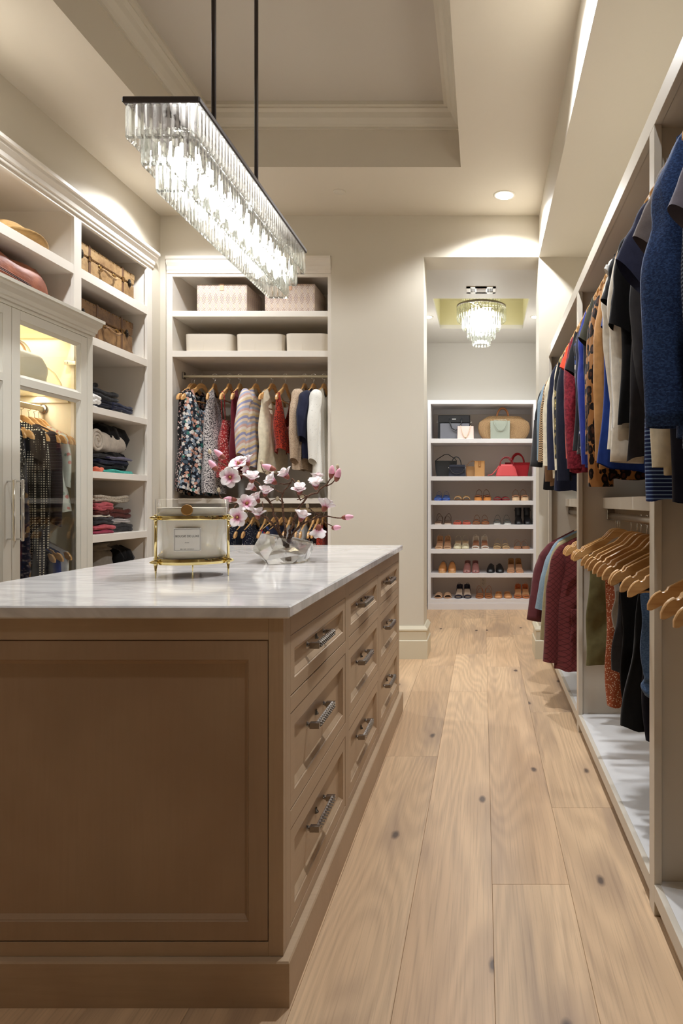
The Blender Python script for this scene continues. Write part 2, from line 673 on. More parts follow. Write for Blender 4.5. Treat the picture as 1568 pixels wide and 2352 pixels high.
# smoke detector cover plate on the ceiling
x, y = wx(779, 4.744), 4.744
t = thing('smoke_detector', 'flat round white cover plate on the ceiling beside the tray', 'smoke detector', (x, y, CZ))
obj('cover', MB().lathe([(0.042, 0), (0.042, -0.004), (0.038, -0.007), (0.001, -0.008)], (x, y, CZ), 28, False, True), TRIMW, t, True)
# ceiling vent of the far room
x0, x1, y0, y1 = wx(1071, 5.90), wx(1138, 5.90), 5.84, 6.02
t = thing('ceiling_vent', 'white slotted air vent in the far ceiling in front of the round chandelier', 'vent', ((x0 + x1) / 2, (y0 + y1) / 2, SZ))
m = MB()
zz = SZ - 0.006
for a, b, c, d in ((x0, x1, y0, y0 + 0.035), (x0, x1, y1 - 0.035, y1), (x0, x0 + 0.035, y0, y1), (x1 - 0.025, x1, y0, y1), (x0 + 0.075, x1 - 0.075, y0, y1)):
    m.box(a, b, c, d, zz, SZ)
obj('frame', m, TRIMW, t)
obj('backing', MB().box(x0 + 0.01, x1 - 0.01, y0 + 0.01, y1 - 0.01, SZ - 0.001, SZ), BLACK, t)
for k in range(3):
    for xs in (x0 + 0.045 + 0.011 * k, x1 - 0.068 + 0.013 * k):
        obj('slat', MB().box(xs, xs + 0.004, y0 + 0.03, y1 - 0.03, zz, SZ), TRIMW, t)
obj('grille', MB().box(x0 + 0.085, x1 - 0.085, y0 + 0.045, y1 - 0.045, zz - 0.003, zz), plain('vent_screen', srgb(176, 168, 156), 0.6), t)
# ------------------------------------------------------------------ cabinets
CROWN = [(0, 0), (0.012, 0), (0.014, 0.018), (0.022, 0.024), (0.026, 0.05), (0.045, 0.075), (0.050, 0.095), (0.062, 0.10), (0.062, 0.122), (0, 0.122)]


# ---- open shelving along the left wall
YA, YB, YC, YD = 2.55, 4.058, 4.133, 4.942
t = thing('shelving_unit', 'white built-in open shelving along the side wall with suitcases and folded clothes', 'shelving', (-2.7, 3.8, 0))
XB = -3.0
obj('back_panel', MB().box(XB - 0.01, XB, YA, 5.01, 0, 2.93), WHITE, t)
obj('side_panel', MB().box(XB, XL - 0.02, 4.955, 5.0, 0, 2.93), WHITE, t)
obj('side_panel', MB().box(XB, XL - 0.02, 4.075, 4.115, 0, 2.93), WHITE, t)
obj('side_panel', MB().box(XB, XL - 0.02, YA, YA + 0.03, 0, 2.93), WHITE, t)
obj('stile', MB().box(XL - 0.02, XL, YB, YC, 0, 2.873, 0.001), WHITE, t)
obj('stile', MB().box(XL - 0.02, XL, YD, 5.013, 0, 2.873, 0.001), WHITE, t)
obj('top_rail', MB().box(XL - 0.02, XL, YA, 5.013, 2.873, 2.935, 0.001), WHITE, t)
obj('top_panel', MB().box(XB, XL - 0.02, YA, 5.0, 2.912, 2.935), WHITE, t)
for z0, z1 in ((2.535, 2.592), (2.157, 2.208), (1.735, 1.777), (1.328, 1.37), (0.922, 0.969), (0.52, 0.56), (0.1, 0.15)):
    obj('shelf', MB().box(XB, XL - 0.001, YC - 0.018, YD + 0.013, z0, z1, 0.001), WHITE, t)
obj('shelf', MB().box(XB, XL - 0.001, YA, YB + 0.017, 2.535, 2.59, 0.001), WHITE, t)
obj('shelf', MB().box(XB, XL - 0.001, YA, YB + 0.017, 2.17, 2.205, 0.001), WHITE, t)
obj('crown_moulding', MB().prism([(XL + p, 2.895 + q * 0.85) for p, q in CROWN], 'y', YA, 5.013), WHITE, t)

# ---- glass-door cabinet in front of it
XC = -2.36
t = thing('glass_cabinet', 'tall cabinet with lit interior and two pane glass doors by the side wall', 'cabinet', (-2.5, 3.4, 0))
y0, y1 = 2.74, 4.118
INT = painted('cabinet_interior', srgb(232, 224, 200), 0.45)
obj('side_panel', MB().box(XL + 0.0005, XC - 0.02, y1 - 0.03, y1, 0.0, 2.169), WHITE2, t)
obj('lining', MB().box(XB + 0.002, XL - 0.022, 4.062, 4.074, 0.1, 2.169), INT, t)
obj('lining', MB().box(XB + 0.002, XB + 0.012, y0, 4.062, 0.1, 2.169), INT, t)
obj('lining', MB().box(XB + 0.012, XL - 0.022, y0, 4.062, 2.15, 2.169), INT, t)
obj('stile', MB().box(XC - 0.022, XC, 4.074, 4.13, 0.12, 2.158, 0.001), WHITE2, t)
obj('stile', MB().box(XC - 0.022, XC, y0, y0 + 0.03, 0.12, 2.158, 0.001), WHITE2, t)
obj('frieze', MB().box(XC - 0.022, XC, y0, 4.13, 2.158, 2.20, 0.001), WHITE2, t)
obj('plinth', MB().box(XC - 0.022, XC, y0, 4.13, 0, 0.12, 0.001), WHITE2, t)
# cornice with a mitred return
cor = [(p, 2.178 + q * 0.78) for p, q in CROWN]
rings = [[Vector((XC + p, y0, z)) for p, z in cor], [Vector((XC + p, 4.13 + p * 0.45, z)) for p, z in cor], [Vector((XL + 0.001, 4.13 + p * 0.45, z)) for p, z in cor]]
obj('cornice', MB().loft(rings, True, True, True), WHITE2, t)
obj('inner_shelf', MB().box(XB + 0.013, XC - 0.03, y0 + 0.03, 4.056, 1.806, 1.836), INT, t)
obj('cleat', MB().box(XB + 0.013, XL - 0.03, 4.045, 4.061, 1.766, 1.805), INT, t)
obj('inner_shelf', MB().box(XB + 0.013, -2.85, y0 + 0.03, 4.056, 1.12, 1.15), INT, t)
obj('floor_panel', MB().box(XB + 0.013, XC - 0.03, y0 + 0.03, 4.056, 0.1, 0.13), INT, t)
for zz in (1.73, 1.05):
    r = obj('hanging_rail', MB().box(-2.622, -2.606, y0 + 0.03 if zz > 1.5 else 3.80, 4.058, zz - 0.016, zz + 0.016, 0.004), plain('cream_rail', srgb(236, 226, 196), 0.35), t)
    obj('rail_end', MB().lathe([(0.028, 0), (0.028, 0.008), (0.02, 0.012)], (0, 0, 0), 16, True, True).xf(Matrix.Translation((-2.614, 4.061, zz)) @ Matrix.Rotation(PI / 2, 4, 'X')), NICKEL, t, True)


def cab_door(parent, ya, yb, z0, z1, mid, label=None):
    """Frame with two panes; the frame's inner edges slope back to the glass."""
    d = None
    m = MB()
    m.box(XC - 0.022, XC, ya, ya + 0.061, z0, z1, 0.001).box(XC - 0.022, XC, yb - 0.061, yb, z0, z1, 0.001)
    m.box(XC - 0.022, XC, ya + 0.061, yb - 0.061, z1 - 0.047, z1).box(XC - 0.022, XC, ya + 0.061, yb - 0.061, z0, z0 + 0.07)
    m.box(XC - 0.022, XC, ya + 0.061, yb - 0.061, mid - 0.02, mid + 0.02)
    d = obj('door', m, WHITE2, parent)
    for a, b in ((z0 + 0.07, mid - 0.02), (mid + 0.02, z1 - 0.047)):
        R = []
        for (yy, zz, sy, sz) in ((ya + 0.061, a, 1, 1), (yb - 0.061, a, -1, 1), (yb - 0.061, b, -1, -1), (ya + 0.061, b, 1, -1)):
            R.append([Vector((XC - 0.003, yy, zz)), Vector((XC - 0.018, yy + sy * 0.018, zz + sz * 0.018)), Vector((XC - 0.021, yy + sy * 0.018, zz + sz * 0.018)), Vector((XC - 0.021, yy, zz))])
        obj('bead', MB().loft(R, True, wrap=True), WHITE2, d)
        obj('pane', MB().box(XC - 0.0205, XC - 0.0165, ya + 0.062, yb - 0.062, a + 0.001, b - 0.001), PANE, d)
    return d


gap = 3.42
d1 = cab_door(t, gap + 0.002, 4.071, 0.12, 2.155, 1.795)
d2 = cab_door(t, y0 + 0.031, gap - 0.002, 0.12, 2.155, 1.795)
for d, yy in ((d1, 3.452), (d2, 3.388)):
    zt, zb = wz(1101, yy), wz(1243, yy)
    m = MB().box(XC + 0.028, XC + 0.039, yy - 0.006, yy + 0.006, zb, zt, 0.002)
    for zz in (zt - 0.010, zb + 0.010):
        m.tube([(XC - 0.002, yy, zz), (XC + 0.030, yy, zz)], 0.0045, 8)
    obj('handle', m, CHROME, d, 40)
obj('hinge', MB().box(-2.47, -2.40, 4.02, 4.055, 1.985, 2.01, 0.003).box(-2.46, -2.445, 4.017, 4.02, 1.99, 2.005), CHROME, t)
light('cabinet_lamp', 'AREA', (-2.66, 3.55, 2.145), LIGHT['cabinet'], (1.0, 0.88, 0.69), t, shape='RECTANGLE', size=0.3, size_y=1.0)
light('cabinet_lamp_lower', 'AREA', (-2.62, 3.55, 1.800), LIGHT['cabinet'] * 0.9, (1.0, 0.88, 0.69), t, shape='RECTANGLE', size=0.04, size_y=1.0)

# ---- closet in the back wall
YF = BW + 0.012
K = BW / F
t = thing('back_closet', 'white built-in closet in the back wall with two shelves over hanging clothes', 'closet', (-1.77, 5.45, 0))
xa, xb = CL0 + 0.002, CL1 - 0.002
ia, ib = -2.344, -1.172
YBK = 5.72
obj('back_panel', MB().box(xa + 0.02, xb - 0.01, YBK, YBK + 0.012, 0, 2.95), WHITE, t)
obj('side_panel', MB().box(ia - 0.022, ia - 0.002, YF + 0.02, YBK, 0, 2.93), WHITE, t)
obj('side_panel', MB().box(ib + 0.002, ib + 0.022, YF + 0.02, YBK, 0, 2.93), WHITE, t)
obj('stile', MB().box(xa, ia, YF, YF + 0.02, 0, 2.878, 0.001), WHITE, t)
obj('stile', MB().box(ib, xb, YF, YF + 0.02, 0, 2.878, 0.001), WHITE, t)
obj('top_rail', MB().box(xa, xb, YF, YF + 0.02, 2.878, 2.93, 0.001), WHITE, t)
obj('top_panel', MB().box(ia, ib, YF + 0.02, YBK, 2.915, 2.935), WHITE, t)
for z0, z1 in ((2.576, 2.62), (2.272, 2.318)):
    obj('shelf', MB().box(ia, ib, YF + 0.001, YBK, z0, z1, 0.001), WHITE, t)
obj('shelf', MB().box(ia, ib, YF + 0.10, YBK, 1.165, 1.206, 0.001), WHITE, t)
obj('floor_panel', MB().box(ia, ib, YF + 0.001, YBK, 0.06, 0.1), WHITE, t)
obj('cleat', MB().box(ia, ib, YBK - 0.018, YBK, 2.02, 2.09), WHITE, t)
obj('crown_moulding', MB().prism([(YF - p * 0.55, 2.902 + q) for p, q in CROWN], 'x', xa + 0.006, xb), WHITE, t)
RB = 5.34     # depth of both rods
for zz in (2.158, 1.115):
    obj('rod', MB().tube([(ia + 0.004, RB, zz), (ib - 0.004, RB, zz)], 0.016, 14, True, 0.65 if zz > 2 else 1), plain('cream_rail', srgb(236, 226, 196), 0.35) if zz > 2 else plain('cream_rail', srgb(236, 226, 196), 0.35), t, True)
    obj('rod_socket', MB().box(ia, ia + 0.012, RB - 0.022, RB + 0.022, zz - 0.02, zz + 0.034, 0.003), NICKEL, t)

# ---- wardrobes along the right wall
XF = 0.487
t = thing('wardrobe', 'long open wardrobe along the side wall with two tiers of hanging clothes', 'wardrobe', (0.8, 3.0, 0))
posts = [(0.40, 0.457), (1.943, 2.0), (3.49, 3.55), (5.06, 5.118)]
WT = 2.315
obj('back_panel', MB().box(XR - 0.025, XR - 0.005, 0.4, 5.12, 0, WT), WHITE3, t)
obj('top_panel', MB().box(XF + 0.02, XR - 0.025, 0.4, 5.12, WT - 0.062, WT - 0.04), WHITE3, t)
obj('top_rail', MB().box(XF, XF + 0.022, 0.40, 5.118, WT - 0.062, WT, 0.001), WHITE3, t)
obj('plinth', MB().box(XF + 0.06, XF + 0.075, 0.40, 5.118, 0, 0.045), plain('toe_kick', srgb(120, 96, 68), 0.7), t)
for a, b in posts:
    obj('stile', MB().box(XF, XF + 0.022, a, b, 0, WT - 0.062, 0.001), WHITE3, t)
    if a < 5:
        obj('divider', MB().box(XF + 0.022, XR - 0.025, (a + b) / 2 - 0.011, (a + b) / 2 + 0.011, 0, WT - 0.062), WHITE3, t)
    else:
        obj('divider', MB().box(XF + 0.022, XR - 0.025, b - 0.02, b, 0, WT - 0.062), WHITE3, t)
for (a, b), (c, d) in zip(posts, posts[1:]):
    lo, hi = (a + b) / 2 + 0.012, (c + d) / 2 - 0.012
    if d > 5.1:
        hi = 5.097
    obj('bottom_rail', MB().box(XF, XF + 0.018, b, c, 0.042, 0.09, 0.001), WHITE3, t)
    obj('floor_panel', MB().box(XF + 0.018, XR - 0.026, lo, hi, 0.06, 0.0895), WHITE4, t)
    if lo > 1:
        obj('shelf', MB().box(0.615, XR - 0.026, lo, hi, 1.145, 1.20, 0.001), WHITE3, t)
    for zz in (2.18, 1.105):
        obj('rod', MB().tube([(0.655, lo + 0.002, zz), (0.655, hi - 0.002, zz)], 0.016, 14), plain('bronze_rod', srgb(150, 138, 122), 0.3, 0.8), t, True)
        obj('rod_socket', MB().box(0.635, 0.675, hi - 0.012, hi, zz - 0.02, zz + 0.035, 0.003), NICKEL, t)

# ---- shoe and bag shelves in the far room
SY = 7.461
KS = SY / F
t = thing('shoe_shelves', 'white shelf unit in the far room with handbags above rows of shoes', 'shelving', (0, 7.65, 0))
xa, ia, ib, xb = -0.606, -0.572, 0.5495, 0.588
SYB = 7.90
obj('back_panel', MB().box(xa, xb, SYB, SYB + 0.012, 0, 2.28), painted('shelf_back', srgb(220, 212, 206), 0.5), t)
for a, b in ((xa, ia), (ib, xb)):
    obj('side_panel', MB().box(a, b, SY, SYB, 0, 2.246, 0.001), FARWHITE, t)
obj('top_panel', MB().box(xa, xb, SY, SYB, 2.246, 2.29, 0.001), FARWHITE, t)
SHELF = [1.868, 1.456, 1.19, 0.926, 0.658, 0.395, 0.114]
for z in SHELF:
    obj('shelf', MB().box(ia, ib, SY + 0.001, SYB, z - 0.046, z, 0.001), FARWHITE, t)
obj('cleat', MB().box(ia, ib, SYB - 0.014, SYB, 2.19, 2.246), FARWHITE, t)
obj('plinth', MB().box(xa, xb, SY - 0.006, SY + 0.004, 0, 0.068), FARWHITE, t)
# socket under the shelf
c = Vector((wx(1109.5, SYB), SYB, wz(1336, SYB)))
t = thing('wall_outlet', 'cream double wall outlet at the back of the lowest shoe shelf', 'outlet', c)
obj('plate', MB().box(c.x - 0.035, c.x + 0.035, SYB - 0.006, SYB, c.z - 0.057, c.z + 0.057, 0.002), plain('outlet_cream', srgb(214, 206, 194), 0.4), t)
for s in (-1, 1):
    z = c.z + s * 0.02
    f = obj('receptacle', MB().box(c.x - 0.017, c.x + 0.017, SYB - 0.009, SYB - 0.005, z - 0.015, z + 0.015, 0.003), plain('outlet_cream', srgb(214, 206, 194), 0.4), t)
    obj('slot', MB().box(c.x - 0.009, c.x - 0.006, SYB - 0.0095, SYB - 0.006, z - 0.002, z + 0.009).box(c.x + 0.006, c.x + 0.009, SYB - 0.0095, SYB - 0.006, z - 0.002, z + 0.009).box(c.x - 0.003, c.x + 0.003, SYB - 0.0095, SYB - 0.006, z - 0.011, z - 0.006), BLACK, f)

# ------------------------------------------------------------------ the island
IX = -0.471
IXL = -1.449
IY0, IY1 = 1.61, 3.83
t = thing('island', 'brown stained wooden island of drawers in the middle of the room', 'cabinet', ((IX + IXL) / 2, 2.7, 0))
obj('carcass', MB().box(IXL + 0.02, IX - 0.024, IY0 + 0.022, IY1, 0.03, 0.9045), plain('island_shadow_gap', srgb(46, 34, 26), 0.7), t)
bx = -0.451
bxl = IXL - 0.02
by0 = 1.5896
by1 = 3.855
obj('base_moulding', MB().loft([[Vector((x, y, 0)) for x, y in ((bxl, by0), (bx, by0), (bx, by1), (bxl, by1))], [Vector((x, y, 0.103)) for x, y in ((bxl, by0), (bx, by0), (bx, by1), (bxl, by1))], [Vector((x, y, 0.107)) for x, y in ((bxl + 0.003, by0 + 0.003), (bx - 0.003, by0 + 0.003), (bx - 0.003, by1 - 0.003), (bxl + 0.003, by1 - 0.003))]], True, True, True), ISL_H, t)


def panel_rings(w, h, fr, bev, dep):
    """Front of a framed recessed panel in (u, v, depth): outer edge, frame, lip, bevel, field."""
    R = []
    for ins, dd in ((0, 0.012), (0, 0.0012), (0.0012, 0), (fr, 0), (fr + 0.002, 0.003), (fr + 0.004, 0.003), (fr + bev, dep), (fr + bev + 0.002, dep + 0.001)):
        R.append([(ins, ins, dd), (w - ins, ins, dd), (w - ins, h - ins, dd), (ins, h - ins, dd)])
    return R


# end panel facing the camera: frame boards round a framed recessed panel
zb, zt = 0.1075, 0.905
pl, pr, pz0, pz1 = IXL + 0.037, -0.508, 0.143, 0.852
obj('end_stile', MB().box(pr + 0.002, IX, IY0, IY0 + 0.022, zb, zt, 0.0008), ISL_V, t)
obj('end_stile', MB().box(IXL, pl - 0.002, IY0, IY0 + 0.022, zb, zt, 0.0008), ISL_V, t)
obj('end_rail', MB().box(pl - 0.002, pr + 0.002, IY0, IY0 + 0.022, pz1 + 0.002, zt), ISL_H, t)
obj('end_rail', MB().box(pl - 0.002, pr + 0.002, IY0, IY0 + 0.022, zb, pz0 - 0.002), ISL_H, t)
rings = [[Vector((pl + u, IY0 + w + 0.001, pz0 + v)) for u, v, w in r] for r in panel_rings(pr - pl, pz1 - pz0, 0.045, 0.017, 0.016)]
obj('end_panel', MB().loft(rings, True, True, True), ISL_P, t)
# drawer side: stiles and rails, then nine inset drawers
cols = [(1.671, 2.337), (2.398, 3.064), (3.119, 3.782)]
rows = [(0.7015, 0.852), (0.422, 0.661), (0.138, 0.377)]
edges = [IY0 + 0.0225] + [v for c in cols for v in c] + [IY1]
for a, b in zip(edges[0::2], edges[1::2]):
    obj('face_stile', MB().box(IX - 0.022, IX, a, b, zb, zt, 0.0006), ISL_V, t)
zs = [zb] + [v for r in rows[::-1] for v in r] + [zt]
for ya, yb in cols:
    for a, b in zip(zs[0::2], zs[1::2]):
        obj('face_rail', MB().box(IX - 0.022, IX, ya, yb, a, b, 0.0006), ISL_D, t)


def bar_handle():
    m = MB()
    L = 0.105
    # bar with rows of cut pyramids on the front and on the top (local: x out of the drawer, y along it)
    x0, x1, z0, z1 = 0.026, 0.036, -0.008, 0.008
    m.box(x0, x1, -L, L, z0, z1)
    n = 11
    st = 2 * (L - 0.012) / n
    for k in range(n):
        a = -L + 0.012 + k * st
        for (zz0, zz1) in ((z0, 0.0), (0.0, z1)):
            q = [(x1, a, zz0), (x1, a + st, zz0), (x1, a + st, zz1), (x1, a, zz1)]
            apex = (x1 + 0.0055, a + st / 2, (zz0 + zz1) / 2)
            for i in range(4):
                m.poly([q[i], q[(i + 1) % 4], apex])
        q = [(x0, a, z1), (x0, a + st, z1), (x1, a + st, z1), (x1, a, z1)]
        apex = ((x0 + x1) / 2, a + st / 2, z1 + 0.005)
        for i in range(4):
            m.poly([q[i], q[(i + 1) % 4], apex])
    for s in (-1, 1):
        yy = s * (L - 0.008)
        m.box(0.010, 0.037, yy - 0.0075, yy + 0.0075, -0.0085, 0.0085, 0.001)
        m.lathe([(0.0105, 0.0), (0.010, 0.003), (0.006, 0.008), (0.0055, 0.014)], (0, 0, 0), 12).xf(Matrix.Identity(4))
        # flared foot against the drawer front
        rings = [[Vector((xx, yy + r * math.cos(2 * PI * k / 12), r * math.sin(2 * PI * k / 12))) for k in range(12)] for xx, r in ((0.0, 0.0115), (0.002, 0.010), (0.006, 0.0065), (0.012, 0.006))]
        m.loft(rings, True, True, True)
    return m


hm = MB()
hm = None
HANDLE = None
for ri, (z0, z1) in enumerate(rows):
    for ya, yb in cols:
        g = 0.0022
        rings = [[Vector((IX - 0.0008 - w, ya + g + u, z0 + g + v)) for u, v, w in r] for r in panel_rings(yb - ya - 2 * g, z1 - z0 - 2 * g, 0.036, 0.018, 0.013)]
        d = obj('drawer', MB().loft(rings, True, True, True), ISL_D, t)
        if HANDLE is None:
            mm = bar_handle()
            HANDLE = mm.mesh('handle', 35)
        hz = (z0 + z1) / 2 + (0.008 if ri == 0 else 0.024)
        h = link('handle', HANDLE, NICKEL, d, Vector((IX - 0.0145, (ya + yb) / 2 - 0.03, hz)) - root_loc(d))
# marble top
single('countertop', MB().box(-1.469, -0.453, 1.6, 3.85, 0.9052, 0.935, 0.004), MARBLE, 'white marble countertop with soft grey veins on the brown island', 'countertop', (-0.96, 2.7, 0.9052))
# ------------------------------------------------------------------ the linear crystal chandelier
BULB = emis('bulb_glow', (1, 0.965, 0.91), 125.0)
cx = -0.966
yn, yf = 2.045, 3.295
zt = wz(219, yn)
t = thing('linear_chandelier', 'long rectangular crystal chandelier with dark frame hanging on two rods over the island', 'chandelier', (cx, (yn + yf) / 2, TZ))
hw = 0.1175
obj('top_frame', MB().box(cx - hw, cx + hw, yn, yf, zt - 0.020, zt, 0.004), DARKMETAL, t)
obj('canopy', MB().box(cx - 0.06, cx + 0.06, 2.30, 3.05, TZ - 0.025, TZ - 0.0005, 0.004), DARKMETAL, t)
for d in (2.45, 2.91):
    obj('rod', MB().tube([(cx, d, zt - 0.005), (cx, d, TZ - 0.02)], 0.0085, 12), DARKMETAL, t, True)
# one prism: flat front with bevelled long edges and a roof-cut foot


def prism_mesh(h, w=0.0245, th=0.013):
    m = MB()
    a, b = w / 2, th / 2
    ch = 0.0062
    sec = [(-a, 0), (-a + ch, b), (a - ch, b), (a, 0), (a - ch, -b), (-a + ch, -b)]
    R = [[Vector((x * 0.9, y * 0.8, 0)) for x, y in sec], [Vector((x, y, -0.004)) for x, y in sec], [Vector((x, y, -h + 0.011)) for x, y in sec], [Vector((x, y * 0.12, -h)) for x, y in sec]]
    m.loft(R, True, True, True)
    return m.mesh('crystal_prism')


z1 = zt - 0.022
tiers = [(0.0, z1, 0.102, 46, 8), (0.031, z1 - 0.062, 0.106, 44, 6), (0.062, z1 - 0.130, 0.106, 42, 4)]
for k, (ins, zz, hh, ny, nx) in enumerate(tiers):
    me = prism_mesh(hh)
    me.materials.append(CRYSTAL)
    x0, x1 = cx - hw + 0.010 + ins, cx + hw - 0.010 - ins
    y0, y1 = yn + 0.010 + ins, yf - 0.010 - ins
    fr = MB()
    if k:
        for (p, q, r_, s_) in ((x0, x0 + 0.004, y0, y1), (x1 - 0.004, x1, y0, y1), (x0, x1, y0, y0 + 0.004), (x0, x1, y1 - 0.004, y1)):
            fr.box(p, q, r_, s_, zz, zz + 0.003)
        obj('tier_frame', fr, CHROME, t)
    px_ = (y1 - y0) / ny
    for i in range(ny):
        for xx, rz in ((x0, PI / 2), (x1, PI / 2)):
            link('crystal_prism', me, None, t, Vector((xx, y0 + px_ * (i + 0.5), zz)) - root_loc(t), (0, 0, rz + rnd.uniform(-0.06, 0.06)))
    pw = (x1 - x0) / nx
    for i in range(nx):
        for yy in (y0, y1):
            link('crystal_prism', me, None, t, Vector((x0 + pw * (i + 0.5), yy, zz)) - root_loc(t), (0, 0, rnd.uniform(-0.06, 0.06)))
spine = MB().box(cx - 0.012, cx + 0.012, yn + 0.06, yf - 0.06, z1 - 0.012, z1 - 0.002)
obj('lamp_spine', spine, DARKMETAL, t)
for k in range(12):
    yy = yn + 0.12 + k * (yf - yn - 0.24) / 11
    zz = z1 - 0.125
    obj('socket', MB().lathe([(0.010, z1 - 0.012), (0.010, z1 - 0.075)], (cx, yy, 0), 10, True, True), CHROME, t, True)
    obj('bulb', MB().lathe([(0.003, zz - 0.035), (0.009, zz - 0.020), (0.0125, zz + 0.010), (0.0105, zz + 0.032), (0.008, zz + 0.052)], (cx, yy, 0), 12, True, True), BULB, t, True)

# ------------------------------------------------------------------ the round crystal chandelier of the far room
RBULB = emis('round_bulb_glow', (1, 0.965, 0.91), 20.0)
c = Vector((-0.017, 6.73, 0))
t = thing('round_chandelier', 'round four tier crystal chandelier under the far room ceiling tray', 'chandelier', (c.x, c.y, SZ + 0.30))
obj('ring', MB().lathe([(0.236, 3.085), (0.243, 3.085), (0.243, 3.105), (0.236, 3.105), (0.236, 3.085)], c, 48), plain('ring_nickel', srgb(120, 112, 104), 0.3, 0.9), t, True)
obj('stem', MB().tube([(c.x, c.y, 2.80), (c.x, c.y, SZ + 0.298)], 0.01, 10), CHROME, t, True)
obj('ceiling_rose', MB().lathe([(0.065, 3.295), (0.065, 3.3195)], c, 24, True, True), CHROME, t, True)
for a in range(3):
    obj('arm', MB().tube([(c.x + 0.24 * math.cos(a * 2.094), c.y + 0.24 * math.sin(a * 2.094), 3.095), (c.x, c.y, 3.095)], 0.005, 6), CHROME, t)
for r, za, zb, n in ((0.185, 3.175, 3.10, 36), (0.238, 3.086, 2.955, 46), (0.186, 3.01, 2.872, 36), (0.134, 2.93, 2.787, 26), (0.086, 2.85, 2.717, 17)):
    m = MB()
    for k in range(n):
        a = 2 * PI * k / n
        p = Matrix.Translation((c.x + r * math.cos(a), c.y + r * math.sin(a), 0)) @ Matrix.Rotation(a + PI / 2, 4, 'Z')
        w, b = 2 * PI * r / n * 0.46, 0.006
        sec = [(-w, 0), (-w * 0.5, b), (w * 0.5, b), (w, 0), (w * 0.5, -b), (-w * 0.5, -b)]
        m.loft([[p @ Vector((x, y, za)) for x, y in sec], [p @ Vector((x, y, zb + 0.02)) for x, y in sec], [p @ Vector((x * 0.75, y * 0.2, zb)) for x, y in sec]], True, True, True)
    o = obj('crystal_tier', m, CRYSTAL, t)
    o['kind'] = 'stuff'
for k in range(6):
    a = k * PI / 3 + 0.3
    q = (c.x + 0.09 * math.cos(a), c.y + 0.09 * math.sin(a), 0)
    obj('bulb', MB().lathe([(0.003, 2.93), (0.012, 2.95), (0.016, 2.985), (0.009, 3.02)], q, 10, True, True), RBULB, t, True)
light('round_lamp', 'POINT', (c.x, c.y, 2.95), LIGHT['round_bulb'], (1, 0.985, 0.95), t, shadow_soft_size=0.14)
light('round_lamp_lower', 'POINT', (c.x, c.y, 2.69), LIGHT['round_bulb'], (1, 0.985, 0.95), t, shadow_soft_size=0.10)
# ------------------------------------------------------------------ things on the marble top
CT = 0.935
c = Vector((-0.966, 2.272, CT))
t = thing('candle', 'large round candle in a clear glass on a three legged gold stand', 'candle', c)
R = 0.112
obj('glass', MB().lathe([(R - 0.02, 0.985), (R, 0.992), (R, 1.187), (R - 0.002, 1.1885), (R - 0.004, 1.187), (R - 0.004, 0.996), (0.002, 0.994)], (c.x, c.y, 0), 64, True, True), JARGLASS, t, True)


def wax():
    n = NT('candle_wax', 0.45, 0, 0.3)
    n.set('Subsurface Weight', 0.25)
    n.set('Subsurface Radius', (0.02, 0.015, 0.01))
    return n.color(srgb(240, 232, 214))


obj('wax', MB().lathe([(R - 0.006, 0.998), (R - 0.005, 1.155), (R - 0.004, 1.161), (R - 0.008, 1.160), (R * 0.5, 1.157), (0.001, 1.157)], (c.x, c.y, 0), 56, True, True), M('candle_wax', wax), t, True)
rb = R + 0.002
for z0, z1 in ((1.121, 1.1345), (0.978, 0.996)):
    st = MB().lathe([(rb, z0), (rb + 0.0025, z0), (rb + 0.003, z0 + 0.001), (rb + 0.003, z1 - 0.001), (rb + 0.0025, z1), (rb, z1), (rb, z0)], (c.x, c.y, 0), 72)
    obj('gold_band', st, BRASS, t, 40)
obj('base_plate', MB().lathe([(rb, 0.978), (0.001, 0.977)], (c.x, c.y, 0), 48), BRASS, t, True)
a0 = math.atan2(-c.y, -c.x) - PI / 3
for k in range(3):
    a = a0 + k * 2 * PI / 3
    ca, sa = math.cos(a), math.sin(a)
    r1 = rb + 0.011
    p = lambda r, z: Vector((c.x + r * ca, c.y + r * sa, z))
    obj('upright', MB().tube([p(r1, 0.985), p(r1, 1.13)], 0.0042, 12), BRASS, t, True)
    for z in (0.987, 1.128):
        f = MB()
        f.tube([p(rb, z), p(r1 + 0.006, z), p(r1 + 0.012, z), p(r1 + 0.020, z)], [0.0045, 0.006, 0.0055, 0.0012], 10)
        f.ball(p(r1, z), 0.0066, 10, 6)
        f.tube([p(r1, z - 0.012), p(r1, z - 0.006), p(r1, z + 0.006), p(r1, z + 0.010)], [0.0055, 0.0058, 0.0055, 0.004], 10)
        obj('finial', f, BRASS, t, True)
    obj('leg', MB().tube([p(r1, 0.982), p(r1, CT + 0.02), p(r1, CT + 0.0005)], [0.0055, 0.0028, 0.0016], 10), BRASS, t, True)
# label on the side that faces the room, bent round the jar
ang = math.atan2(-0.115, 0.030)
LW, LH, LZ = 0.083, 0.074, 1.059


def on_jar(u, z, dr):
    b = ang + u / R
    return Vector((c.x + (R + dr) * math.cos(b), c.y + (R + dr) * math.sin(b), z))


